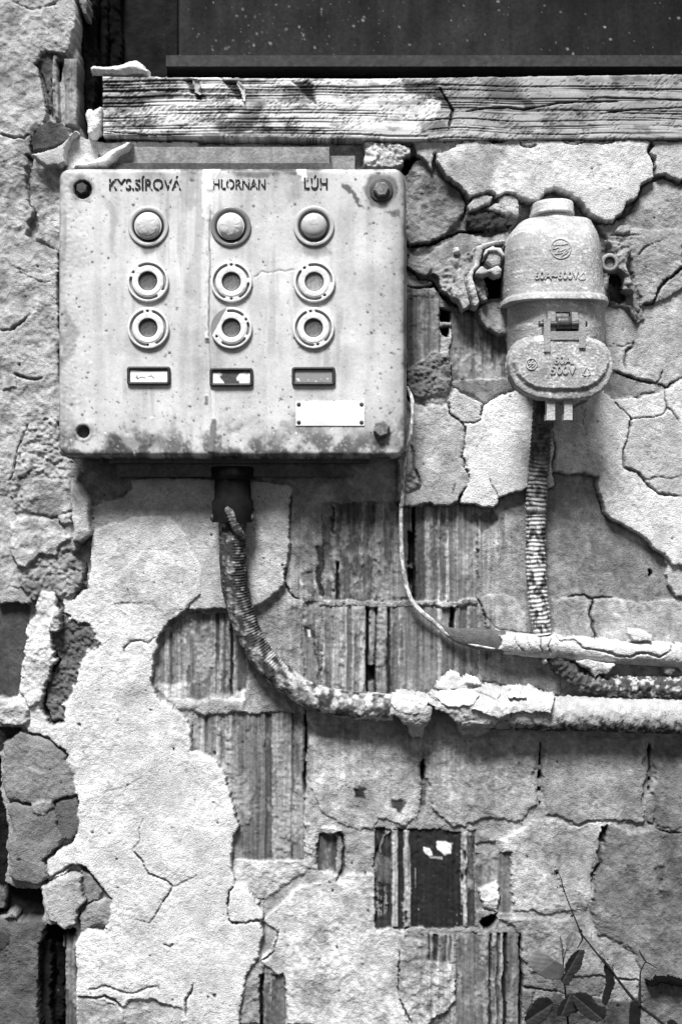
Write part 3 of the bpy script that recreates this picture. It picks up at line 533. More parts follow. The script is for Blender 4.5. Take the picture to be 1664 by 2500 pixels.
# top right pale coat
TR = [(590, 640), (1000, 630), (1415, 630), (1440, 660), (1420, 690), (1450, 760), (1450, 800), (1390, 830), (1370, 890), (1310, 920), (1300, 970), (1255, 1000), (1200, 990), (1145, 950), (1130, 920), (1085, 905), (1040, 870), (1000, 858), (960, 865), (920, 905), (880, 900), (830, 885), (790, 880), (730, 885), (690, 860), (640, 870), (600, 890), (560, 850), (500, 810), (460, 740), (465, 690), (520, 660)]
region('render_patch', 2, TR, 29, .60, 'fine', gap=12, rnd=3, av=.8, gw=4.5)
region('render_patch', 2, [(1436, 630), (2200, 630), (2200, 830), (1568, 810), (1500, 795), (1455, 792), (1445, 700), (1422, 690), (1443, 660)], 27, .52, 'fine', gap=12, rnd=3, gw=4.5)
F.crack(P(2, [(1432, 650), (1420, 690), (1445, 740), (1452, 800)], 28), 1.8, 12, .6)
F.blot(P(2, [(600, 660), (760, 660), (700, 860), (640, 860), (500, 800), (520, 740)], 28), .72, soft=12)
F.crack(P(2, [(830, 640), (850, 665), (890, 670), (910, 655)], 27), 2.2, 4)
F.crack(P(2, [(1030, 640), (1080, 655), (1150, 640), (1230, 650), (1270, 640)], 27), 1.2, 4)
for x_, y_ in ((1157, 765), (745, 690)): F.crack(P(2, [(x_, y_), (x_ + 3, y_ + 2)], 27), 1.6, 5, .8, 0)
# --- window recess
WIN = [(190, -900), (186, -20), (190, 60), (186, 100), (193, 130), (196, 300), (206, 330), (245, 344), (2600, 346), (2600, -900)]
bb = F.box(WIN, 30); sdw = poly_sd(F.X[bb] + F.wxn[bb] * .5, F.Y[bb] + F.wyn[bb] * .5, [(832 + (x - 832) * .995, 1250 + (y - 1250) * .992) for x, y in WIN])
mw = sm(2, -2, sdw); F.H[bb] = F.H[bb] * (1 - mw) - 130 * mw; F.A[bb] = F.A[bb] * (1 - mw) + .022 * mw
LB = F.L[bb]; LB[sdw < -2] = F.lab('window_reveal')
# pits in the coats
# clay: vertical drag marks, chips, smears of mortar left on the ribs
clay_ids = [i for i, n_ in enumerate(F.names) if n_ == 'clay_block']; mc = np.isin(F.L, clay_ids)
ghost = sm(640, 720, F.X) * sm(1290, 1180, F.X) * sm(1220, 1260, F.Y) * (.28 + .72 * sm(1760, 1715, F.Y)) * sm(2010, 1960, F.Y) * ~mc * (F.H < 14) * (.35 + .65 * sm(-.3, .3, F.n60)) + .7 * sm(1000, 1060, F.X) * sm(2260, 2300, F.Y) * sm(1300, 1240, F.X) * ~mc * (F.H < 14)
drag = fbm(F.X * 3.0, F.Y * .10, 14, 701, 2); chips = fbm(F.X * 1.3, F.Y * .6, 24, 703, 4)
F.H += mc * (.5 * drag + .25 * F.n6 - 1.3 * sm(.38, .6, chips)); F.A *= 1 + mc * (.30 * drag) + ghost * .35 * drag; F.H += ghost * 1.1 * drag - 1.5 * ghost * sm(.35, .5, chips); F.A *= 1 - .35 * ghost * sm(.2, .45, chips)
smear = sm(.10, .50, fbm(F.X * 1.5, F.Y * .55, 70, 705, 5, .62)) * mc * (F.A > .062)
sdB = poly_sd(F.X, F.Y, [(832 + (x - 832) * .991, 1250 + (y - 1250) * .991) for x, y in BIG])
smear = np.maximum(smear, mc * (F.A > .062) * sm(30, 2, sdB + 16 * F.n25 + 8 * F.n12) * (sdB > -2) * (F.X > 330) * .95)
F.H += smear * (1.8 + .6 * F.n6 + .6 * F.n12); F.A = F.A * (1 - .75 * smear) + .75 * smear * .36 * F.atex(slice(None))
pit = sm(.70, .85, fbm(F.X, F.Y, 6.5, 500, 1)) * (F.H > 7) * sm(-.1, .4, F.n60 + .2)
F.H -= .5 * pit; F.A *= 1 - .12 * pit
F.specks(1500, .8, 3.2, .10, -1.6, None, 31)
# darker tone in the rougher hollows of the old left column
F.A *= 1 - .22 * sm(.1, .7, -F.n25) * (F.X < 215) * (F.Y < 1440)
mott = fbm(F.X, F.Y, 70, 741, 5, .66); fine_m = fbm(F.X, F.Y, 14, 743, 3, .6)
lowc = (F.H < 15) & ~mc
F.A *= 1 + np.where(lowc, .26, .10) * mott + np.where(lowc, .16, .06) * fine_m
F.A = np.clip(F.A, .01, .74)
Lc = F.L[:-1, :-1]
for i, nm in enumerate(F.names):
    mk = Lc == i
    cnt = int(mk.sum())
    if cnt == 0: continue
    o = field_obj(F, nm, M_CLAY if nm in ('clay_block', 'brick') else M_WALL, wall, mk)

# ------------------------------------------------------------------ generic solid builders (world coordinates, metres)
def catmull(pts, n):
    p = [np.array(q, float) for q in pts]; p = [2 * p[0] - p[1]] + p + [2 * p[-1] - p[-2]]
    out = []
    for i in range(1, len(p) - 2):
        for k in range(n):
            t = k / n
            out.append(.5 * (2 * p[i] + (p[i + 1] - p[i - 1]) * t + (2 * p[i - 1] - 5 * p[i] + 4 * p[i + 1] - p[i + 2]) * t * t + (3 * p[i] - p[i - 1] - 3 * p[i + 1] + p[i + 2]) * t ** 3))
    out.append(p[-2]); return np.array(out)
def tube(name, pts, rad, material, parent=None, seg=16, sub=8, rfun=None, afun=None, flat=None, cap=True, step=None):
    """rad: radii in metres per control point; rfun(s, th) multiplies, afun(s, th) gives albedo"""
    c = catmull(pts, sub); r = np.interp(np.linspace(0, len(pts) - 1, len(c)), range(len(pts)), rad)
    if step:
        L = np.concatenate([[0], np.cumsum(np.linalg.norm(np.diff(c, axis=0), axis=1))]); n = max(4, int(L[-1] / step))
        q = np.linspace(0, L[-1], n); c = np.stack([np.interp(q, L, c[:, i]) for i in range(3)], 1); r = np.interp(q, L, r)
    T = np.gradient(c, axis=0); T /= np.linalg.norm(T, axis=1)[:, None] + 1e-12
    s = np.concatenate([[0], np.cumsum(np.linalg.norm(np.diff(c, axis=0), axis=1))])
    ref = np.array([0, -1.0, 0]); B = np.cross(T, ref); B /= np.linalg.norm(B, axis=1)[:, None] + 1e-9; Nn = np.cross(B, T)
    th = np.linspace(0, 2 * np.pi, seg, endpoint=False)
    Sg, Th = np.meshgrid(s, th, indexing='ij')
    rr = r[:, None] * (rfun(Sg, Th) if rfun else 1)
    fl = 1 if flat is None else flat
    V = c[:, None, :] + rr[..., None] * (np.cos(Th)[..., None] * B[:, None, :] + fl * np.sin(Th)[..., None] * Nn[:, None, :])
    n = len(c); idx = np.arange(n * seg).reshape(n, seg); nx = np.roll(idx, -1, axis=1)
    f = np.stack([idx[:-1], nx[:-1], nx[1:], idx[1:]], -1).reshape(-1, 4).tolist()
    V = V.reshape(-1, 3)
    if cap: f += [list(range(seg))[::-1], [int(i) for i in idx[-1]]]
    A = afun(Sg, Th).ravel() if afun else np.full(len(V), .4)
    return mesh_obj(name, V, f, material, parent, alb=np.clip(A, .005, .85))
def bm_obj(name, bm, material, parent=None, smooth=False, bevel=0, seg=2, alb=None):
    me = bpy.data.meshes.new(name)
    if bevel: bmesh.ops.bevel(bm, geom=[e for e in bm.edges if e.calc_face_angle(0) > .5], offset=bevel, segments=seg, affect='EDGES', clamp_overlap=True)
    bmesh.ops.recalc_face_normals(bm, faces=bm.faces); bm.to_mesh(me); bm.free(); me.materials.append(material)
    for p in me.polygons: p.use_smooth = smooth
    if alb is not None:
        at = me.attributes.new('alb', 'FLOAT', 'POINT'); at.data.foreach_set('value', [.72 * (alb / .72) ** TONE.get(material.name, 1)] * len(me.vertices))
    o = bpy.data.objects.new(name, me); C.objects.link(o); o.parent = parent; return o
def bm_box(bm, x0, x1, y0, y1, z0, z1):
    vs = [bm.verts.new(p) for p in ((x0, y0, z0), (x1, y0, z0), (x1, y1, z0), (x0, y1, z0), (x0, y0, z1), (x1, y0, z1), (x1, y1, z1), (x0, y1, z1))]
    for f in ((0, 1, 2, 3), (7, 6, 5, 4), (0, 4, 5, 1), (1, 5, 6, 2), (2, 6, 7, 3), (3, 7, 4, 0)): bm.faces.new([vs[i] for i in f])
def box_px(name, c, x0, y0, x1, y1, h0, h1, material, parent=None, bevel=.001, seg=2, alb=None):
    """box whose FRONT face (h1 mm proud) fills the measured rectangle"""
    a = W(c, x0, y0, h1); b = W(c, x1, y1, h1); bm = bmesh.new()
    bm_box(bm, a.x, b.x, -h1 / 1000, -h0 / 1000, b.z, a.z)
    return bm_obj(name, bm, material, parent, bevel=bevel, seg=seg, alb=alb)
def lathe(name, prof, centre, material, parent=None, seg=48, albs=None, axis='Y', rfun=None, zfun=None):
    """prof: (radius m, height towards camera m)"""
    th = np.linspace(0, 2 * np.pi, seg, endpoint=False); V = []; A = []
    for k, (r, h) in enumerate(prof):
        for t in th:
            rr = r * (rfun(k, t) if rfun else 1); hh = h + (zfun(r, t) if zfun else 0)
            V.append((centre[0] + rr * math.cos(t), centre[1] - hh, centre[2] + rr * math.sin(t))); A.append(albs[k] if albs else .4)
    n = len(prof); f = []
    for k in range(n - 1):
        for i in range(seg):
            j = (i + 1) % seg; f.append([k * seg + i, k * seg + j, (k + 1) * seg + j, (k + 1) * seg + i])
    f.append([(n - 1) * seg + i for i in range(seg)])
    return mesh_obj(name, V, f, material, parent, alb=A)
def hexbolt(name, cx, cz, h, r, t, parent, material, rot=.2, washer=None):
    bm = bmesh.new(); ring0 = []; 
    for rr, hh in ((r, 0), (r, t * .75), (r * .8, t)):
        ring0.append([bm.verts.new((cx + rr * math.cos(rot + k * math.pi / 3), -h - hh, cz + rr * math.sin(rot + k * math.pi / 3))) for k in range(6)])
    for a, b in zip(ring0, ring0[1:]):
        for k in range(6): bm.faces.new((a[k], a[(k + 1) % 6], b[(k + 1) % 6], b[k]))
    bm.faces.new(ring0[-1])
    o = bm_obj(name, bm, material, parent, bevel=r * .08, seg=2)
    if washer: lathe('washer', [(washer, 0), (washer, .0012), (washer * .9, .0018), (r * .6, .0018)], (cx, -h + .0002, cz), M_DARKSTEEL, o, 28)
    return o
def text_obj(name, s, cx, cz, height, width, depth, material, parent=None, surf=None, y=0, shear=0):
    cu = bpy.data.curves.new('t', 'FONT'); cu.body = s; cu.size = 1; cu.resolution_u = 4; cu.extrude = .01; cu.offset = .016
    to = bpy.data.objects.new('t', cu); C.objects.link(to)
    dg = bpy.context.evaluated_depsgraph_get(); dg.update()
    me = bpy.data.meshes.new_from_object(to.evaluated_get(dg)); C.objects.unlink(to); bpy.data.objects.remove(to)
    co = np.array([v.co[:] for v in me.vertices]); x0, x1 = co[:, 0].min(), co[:, 0].max(); z0, z1 = co[:, 1].min(), co[:, 1].max()
    X = (co[:, 0] - x0) / (x1 - x0) * width + cx - width / 2; Z = (co[:, 1] - z0) / (z1 - z0) * height + cz - height / 2; X = X + shear * (Z - cz)
    F_ = (co[:, 2] > 0)
    Y = np.array([surf(a, b) if surf else y for a, b in zip(X, Z)]) - np.where(F_, depth, -.0004)
    for v, p in zip(me.vertices, np.stack([X, Y, Z], 1)): v.co = p
    me.materials.clear(); me.materials.append(material)
    at = me.attributes.new('alb', 'FLOAT', 'POINT'); at.data.foreach_set('value', [.36] * len(me.vertices))
    o = bpy.data.objects.new(name, me); C.objects.link(o); o.parent = parent; return o
def crust(name, c, pts, material, h=20, alb=.55, tex='thin', centre=None, r=0, hc=0, step=2.4, seed=5, base=3, rnd=3, rw=6, amp=1.0, warp=.8, cracks=(), edge=1.6, parent=None, blots=()):
    """irregular sheet or lump with its own outline, thickness and relief; centre/r wraps it over a pipe"""
    q = P(c, pts, h if not centre else hc); a = np.array(q); m = 12
    Fk = Field(np.arange(a[:, 0].min() - m, a[:, 0].max() + m, step), np.arange(a[:, 1].min() - m, a[:, 1].max() + m, step), seed)
    X = Fk.X + Fk.wxn * warp; Y = Fk.Y + Fk.wyn * warp; sd = poly_sd(X, Y, q)
    if centre:
        d, _ = seg_dist(Fk.X, Fk.Y, P(c, centre, hc)); hh = hc + np.sqrt(np.maximum(r * r - (d * .6) ** 2, 0)) - np.maximum(d * .6 - r, 0) * .3
    else: hh = h + 0 * Fk.X
    inner = hh + amp * Fk.tex(tex, slice(None)) - rnd * np.exp(np.minimum(sd, 0) / rw)
    mm = sm(edge, -edge, sd); Fk.H = base * (1 - mm) + inner * mm; Fk.A[:] = alb * Fk.atex(slice(None), .9)
    for cr in cracks: Fk.crack(P(c, cr[0], h if not centre else hc + r), cr[1], cr[2])
    for bl in blots: Fk.blot(P(c, bl[0], hc if centre else h), 1, alb=bl[1], soft=4)
    Fk.A = np.clip(Fk.A, .01, .78)
    keep = (sd[:-1, :-1] < edge + 1.5) & (sd[1:, 1:] < edge + 1.5)
    return field_obj(Fk, name, material, parent, keep)
def nz(s, t, k, seed=3):   # cheap periodic-ish noise for tubes
    return fbm(np.cos(t) * k + s * 0, np.sin(t) * k + s * 1000, 6, seed, 2)

# ------------------------------------------------------------------ SWITCH BOX
HB = 88.0     # lid front, mm proud of the block face
box = thing('switch_box', 'pale dirty metal switch box with three lamps and six round push buttons, on the wall', 'switch box', (wx(560), 0, wz(760)))
LX0, LY0, LX1, LY1 = 142, 409, 989, 1114
(qx0, qy0), (qx1, qy1) = P(0, [(LX0, LY0), (LX1, LY1)], HB)
G = Field(np.arange(qx0 - 8, qx1 + 9, 2.4), np.arange(qy0 - 8, qy1 + 9, 2.4), 40)
cxm, cym = (qx0 + qx1) / 2, (qy0 + qy1) / 2; hw, hh_ = (qx1 - qx0) / 2, (qy1 - qy0) / 2; rc = 26
dx = np.abs(G.X - cxm) - hw + rc; dy = np.abs(G.Y - cym) - hh_ + rc
sdl = np.sqrt(np.maximum(dx, 0) ** 2 + np.maximum(dy, 0) ** 2) + np.minimum(np.maximum(dx, dy), 0) - rc + G.n25 * .5
G.H = HB - 6.5 * np.exp(np.minimum(sdl, 0) / 5) * sm(-16, 0, sdl) + .10 * G.n6 + .25 * G.n60 + .5 * G.n150
G.H = np.where(sdl > 0, HB - 26 - 0 * G.H, G.H)
mrim = sm(1.6, -1.6, sdl); G.H = (HB - 30) * (1 - mrim) + (HB + (G.H - HB) * (sdl < 2)) * mrim
a_ = slice(None)
cloud = G.n150 * .10 + G.n60 * .06
streak = fbm(G.X * 2.2, G.Y * .16, 46, 71, 3)
G.A = .56 * (1 + 1.5 * cloud + .17 * np.minimum(streak, .2) + .06 * G.n25 + .05 * G.n6 - .12 * sm(.1, .5, fbm(G.X, G.Y, 110, 72, 3)))
def pq(c, x, y, h=HB): return P(c, [(x, y)], h)[0]
# side columns: rougher, greyer paint on the left edge; chips
G.A *= 1 - .10 * sm(250, 180, G.X); G.H += .35 * G.n6 * sm(260, 180, G.X)
dirt_top = sm(475, 418, G.Y + 18 * G.n60 + 10 * G.n12) * sm(.0, .35, fbm(G.X, G.Y, 60, 91, 3) + .1)
dirt_bot = sm(1020, 1095, G.Y + 24 * G.n60 + 14 * G.n12) * sm(-.25, .3, fbm(G.X, G.Y, 34, 93, 4) + .05)
edge_d = sm(-16, -1, sdl + 5 * G.n12) * sm(-.3, .5, G.n25)
side_d = sm(925, 985, G.X + 16 * G.n25) * .6 + sm(175, 150, G.X + 8 * G.n25) * .25
for m_, k_ in ((dirt_top, .66), (dirt_bot, .72), (edge_d, .45), (side_d, .5)): G.A *= 1 - k_ * m_
speck = sm(.62, .78, fbm(G.X, G.Y, 5.0, 95, 1)) * sm(-.2, .5, fbm(G.X, G.Y, 80, 97, 2) + .3 * sm(900, 1080, G.Y) + .25 * sm(250, 170, G.X) + .4 * sm(870, 960, G.X))

def dl(x, y): return .18 + .5 * (y > 980) + .35 * (x < 260) + .6 * (x > 900) + .15 * (y < 480)
for cx_s, cy_s, rr_s, kk_s in [(c_, r_, a_s, b_s) for c_ in (676, 1052, 1430) for r_, a_s, b_s in ((1090, 52, .22),)]:
    qx, qy = pq(1, cx_s, cy_s); dd = np.hypot((G.X - qx) * .9, G.Y - qy); G.A *= 1 - kk_s * sm(rr_s, 8, dd + 9 * G.n12) 
for cx_s in (176, 768, 1352):
    for cy_s in (700, 1030, 1350):
        qx, qy = pq(10, cx_s, cy_s); dd = np.hypot((G.X - qx - 4) * .8, (G.Y - qy)); G.A *= 1 - .16 * sm(48, 8, dd + 9 * G.n12)
G.A *= 1 - .22 * sm(.0, .5, fbm(G.X * 2.4, G.Y * .22, 44, 171, 3)) * sm(.0, .4, G.n150 + .2)
G.specks(2600, .7, 2.4, .16, -.2, lambda x, y: .3 + .4 * (y > 960) + .3 * (x < 260) + .5 * (x > 880), 15)
G.specks(900, 1.0, 3.4, .13, -.3, dl, 5); G.specks(220, 1.2, 3.6, .62, .5, lambda x, y: .15 + .85 * (y > 1010), 6)
wsp = sm(.66, .8, fbm(G.X, G.Y, 5.5, 99, 1)) * sm(1000, 1080, G.Y + 40 * G.n60); wsp = wsp * .35; G.A = G.A * (1 - wsp) + .6 * wsp; G.H += .4 * wsp
def gb(pts, k=1, **q): G.blot([pq(*p) for p in pts], k, **q)
gb([(1, 780, 765), (960, 765), (900, 800), (850, 790)][0:0] or [(1, 800, 765), (1, 910, 768), (1, 890, 795), (1, 830, 785)], .45, soft=3)
gb([(1, 1060, 772), (1, 1360, 770), (1, 1340, 800), (1, 1220, 800), (1, 1100, 812)], .42, soft=4)
gb([(1, 815, 780), (1, 905, 790), (1, 900, 920), (1, 860, 950), (1, 830, 900)], .74, soft=7)
gb([(1, 1290, 850), (1, 1380, 830), (1, 1370, 900), (1, 1300, 930)], .84, soft=8)
gb([(1, 455, 900), (1, 480, 900), (1, 535, 1000), (1, 525, 1180), (1, 505, 1100), (1, 500, 1000)], .78, soft=5)
gb([(3, 290, 250), (3, 350, 380), (3, 350, 500), (3, 290, 560), (3, 280, 400)], .66, soft=5)
gb([(1, 1380, 1110), (1, 1500, 1110), (1, 1510, 1150), (1, 1420, 1170), (1, 1370, 1140)], .6, soft=7)
gb([(1, 620, 1110), (1, 720, 1120), (1, 700, 1150), (1, 650, 1150)], .5, soft=7)
gb([(3, 500, 860), (3, 760, 870), (3, 750, 930), (3, 480, 935)], .55, soft=7)
gb([(4, 110, 850), (4, 290, 850), (4, 300, 930), (4, 100, 900)], .6, soft=6)
gb([(2, 20, 830), (2, 60, 830), (2, 120, 950), (2, 100, 940), (2, 60, 880)], .25, soft=2)
gb([(2, 215, 960), (2, 270, 950), (2, 285, 990), (2, 245, 985)], .4, soft=3)
# long run of white drips down from the top edge, a dark one at the bottom, and painted ridge shade
def drip_and_shade(pts, w_, dh, al):
    q = [pq(*p) for p in pts]; b = G.box(q, 14); d, _ = seg_dist(G.X[b] + G.n12[b] * 1.5, G.Y[b], q); w2 = w_ * (1 + .35 * G.n12[b])
    m = sm(w2 + 1.2, w2 - 1.5, d); G.H[b] += dh * m; G.A[b] = G.A[b] * (1 - m) + al * m
drip_and_shade([(1, 955, 765), (1, 945, 850), (1, 948, 980)], 13, .9, .70); drip_and_shade([(1, 985, 762), (1, 960, 850)], 9, .9, .72)
drip_and_shade([(1, 952, 930), (1, 946, 1080), (3, 950, 80), (3, 946, 260), (3, 944, 420)], 3.6, 1.8, .58); drip_and_shade([(1, 960, 960), (1, 954, 1100), (3, 957, 80), (3, 953, 260), (3, 950, 410)], 1.6, -.6, .22); drip_and_shade([(3, 944, 425), (3, 944, 432)], 4.5, 2.2, .25)  # thin dark line right of the ridge: the ridge's shadow painted on
drip_and_shade([(1, 1375, 768), (1, 1382, 800), (1, 1388, 812)], 9, 1.0, .70)
drip_and_shade([(3, 946, 440), (3, 950, 560), (3, 955, 680), (3, 962, 800)], 2.2, .8, .5); drip_and_shade([(3, 954, 440), (3, 958, 560), (3, 964, 700)], 1.2, -.5, .28); drip_and_shade([(3, 970, 660), (3, 975, 760), (3, 972, 800)], 4, .6, .6); drip_and_shade([(3, 974, 800), (3, 962, 930)], 7, 1.5, .20); drip_and_shade([(3, 940, 690), (3, 940, 715)], 4.5, 1, .22)  # thin dark line beside the lower ridge paints its shadow too
qk = [pq(*p) for p in ((10, 925, 575), (10, 960, 555), (10, 985, 530), (10, 1020, 538), (10, 1070, 535), (10, 1110, 520), (10, 1150, 532), (10, 1215, 515))]
G.crack(qk, 1.0, 1.2, .35, warp=.15)
# bolts and holes: recesses and stains
def lidhole(c, x, y, r, dep, stain=None, al=.02, ring=None):
    cx, cy = pq(c, x, y); d = np.sqrt((G.X - cx) ** 2 + (G.Y - cy) ** 2)
    if stain:
        m = sm(stain[0] + 4, stain[0] - 6, d + 5 * G.n12) ; G.A = G.A * (1 - m * stain[1])
    if r:
        m = sm(r + 1.2, r - 1.2, d); G.H -= dep * m; G.A = G.A * (1 - m) + al * m
    if ring: m = np.exp(-((d - ring) / 3) ** 2); G.H += .9 * m
lidhole(1, 376, 862, 21, 9, stain=(32, .5)); lidhole(3, 378, 848, 14, 14, stain=(26, .25), ring=20)
lidhole(2, 205, 862, 0, 0, stain=(42, .62)); lidhole(4, 207, 835, 0, 0, stain=(20, .4))
for c, x, y in ((1, 676, 1033), (1, 1052, 1033), (1, 1430, 1033)): lidhole(c, x, y, 0, 0, stain=(50, .12))
G.A = np.clip(G.A, .02, .66)
lid = field_obj(G, 'lid', M_LID, None, (sdl[:-1, :-1] < 5) & (sdl[1:, 1:] < 5))
a = W(0, LX0 + 6, LY0 + 6, HB); b_ = W(0, LX1 - 6, LY1 - 4, HB)
def wbox(name, x0, x1, h0, h1, z0, z1, material, bevel=.002, alb=None, seg=3):
    bm = bmesh.new(); bm_box(bm, x0, x1, -h1, -h0, z0, z1); return bm_obj(name, bm, material, None, bevel=bevel, alb=alb, seg=seg, smooth=False)
parts = [lid]
# lid rim behind the front sheet, then the narrower casing, then flanges above and below
parts.append(wbox('lid_rim', a.x + .001, b_.x - .001, .056, .0765, b_.z + .001, a.z - .001, M_DARKSTEEL, .004))
parts.append(wbox('casing', a.x + .022, b_.x - .022, .012, .0585, b_.z + .018, a.z - .012, M_DARKSTEEL, .006))
M_FLANGE = mat('dirty_flange', .22, .8, nscale=170, nvar=.28, bscale=260, bump=.9, bdist=.0014, bigvar=.35, big=45, spots=(150, .14, .06))
p0 = W(1, 530, 668, 42); p1 = W(1, 1500, 745, 42)
parts.append(wbox('flange_seam', p0.x - .004, p1.x + .004, .008, .050, a.z - .02, W(1, 530, 742, 50).z, M_DARKSTEEL, .003))
parts.append(wbox('top_flange', p0.x, p1.x, .008, .042, a.z - .02, p0.z, M_FLANGE, .011, seg=5))
q0 = W(2, -20, 725, 34); q1 = W(2, 75, 760, 34)
parts.append(wbox('top_flange', p1.x - .008, W(2, 85, 740, 34).x, .008, .030, a.z - .02, p0.z - .010, M_FLANGE, .007))
m_ = M_DARKSTEEL
f0 = W(3, 560, 990, 52); f1 = W(4, 40, 1065, 52)
parts.append(wbox('bottom_flange', f0.x - .01, W(0, 845, 0, 52).x, .008, .046, W(3, 0, 1052, 46).z, b_.z + .02, M_FLANGE2 if 'M_FLANGE2' in globals() else M_DARKSTEEL, .007))
parts.append(wbox('bottom_lip', W(3, 500, 0, 50).x, W(0, 900, 0, 50).x, .010, .056, W(3, 0, 990, 56).z, b_.z + .02, M_DARKSTEEL, .004))
adopt(box, *parts)
for o_, n_ in zip(parts, range(9)): pass
hL = HB / 1000
def loc(c, x, y, h=HB): v = W(c, x, y, h); return v.x, v.z
kids = []
# bolts
M_BOLT = mat('rusty_bolt', .15, .7, nscale=260, nvar=.5, bscale=330, bump=.8, bdist=.0009, bigvar=.4)
x, z = loc(1, 376, 862, HB - 6); kids.append(hexbolt('bolt', x, z, hL - .009, .0088, .0125, None, M_DARKSTEEL, .4))
x, z = loc(2, 205, 862); kids.append(hexbolt('bolt', x, z, hL, .0112, .0095, None, M_BOLT, .1)); 
o = lathe('washer', [(.0165, 0), (.0165, .0014), (.015, .002), (.006, .002)], (x, -hL, z), M_DARKSTEEL, None, 32); kids.append(o)
x, z = loc(4, 205, 832); kids.append(hexbolt('bolt', x, z, hL, .0118, .0115, None, M_BOLT, .3))
x, z = loc(3, 378, 848, HB - 10)
# lamps
def lamp(c, x, y, kind):
    px_, pz = loc(c, x, y); cen = (px_, -hL, pz); col = (.17 if kind == 1 else .44)
    lp = thing('indicator_lamp', None, None); lp.parent = box; lp.location = (0, 0, 0); lp.location = Vector((px_, -hL, pz)) - box.location
    if kind == 1: lp['label'] = 'indicator lamp with a dark collar and crazed lens'
    cg = (0, 0, 0)
    co_ = lathe('collar', [(.0282, -.001), (.0285, .0025), (.0272, .0036), (.0240, .0032), (.0218, .0016), (.0205, .0008), (.0185, .0008), (.012, .0012)], cg, M_LENS, lp, 64,
                [col * .8, col, col * 1.1, col, .05, .02, .03, .03])
    prof = []; n = 12
    for k in range(n + 1):
        t = k / n * math.pi / 2; prof.append((.0178 * math.cos(t) ** .8 if k < n else .0002, .003 + .0105 * math.sin(t)))
    prof = [(.0181, .001), (.0181, .003)] + prof
    rnd_ = random.Random(5 + kind); amps = [rnd_.uniform(-1, 1) for _ in range(64)]
    def zf(r, t):
        if kind == 2: return .00015 * math.sin(t * 3)
        w_ = sm(.002, .009, np.array(r)) * sm(.0172, .014, np.array(r))
        return float(w_) * .0009 * float(fbm(np.array([t * 9.0 / (1 if kind else 2) + 30 * kind]), np.array([r * 700.0]), 1.6, 15 + kind, 3)[0])
    ln = lathe('lens', prof, cg, M_LENS, lp, 72, [.42, .6] + [.60 - .16 * (k / n) for k in range(n + 1)] if kind != 2 else [.35, .5] + [.46 - .08 * (k / n) for k in range(n + 1)], zfun=zf)
    lathe('lens_rim', [(.0190, .001), (.0193, .0040), (.0184, .0050), (.0174, .0046)], cg, M_LENS, lp, 64, [.3, .5, .56, .5]) if kind != 2 else None
lamp(1, 676, 1031, 0); lamp(1, 1052, 1033, 1); lamp(1, 1430, 1030, 2)
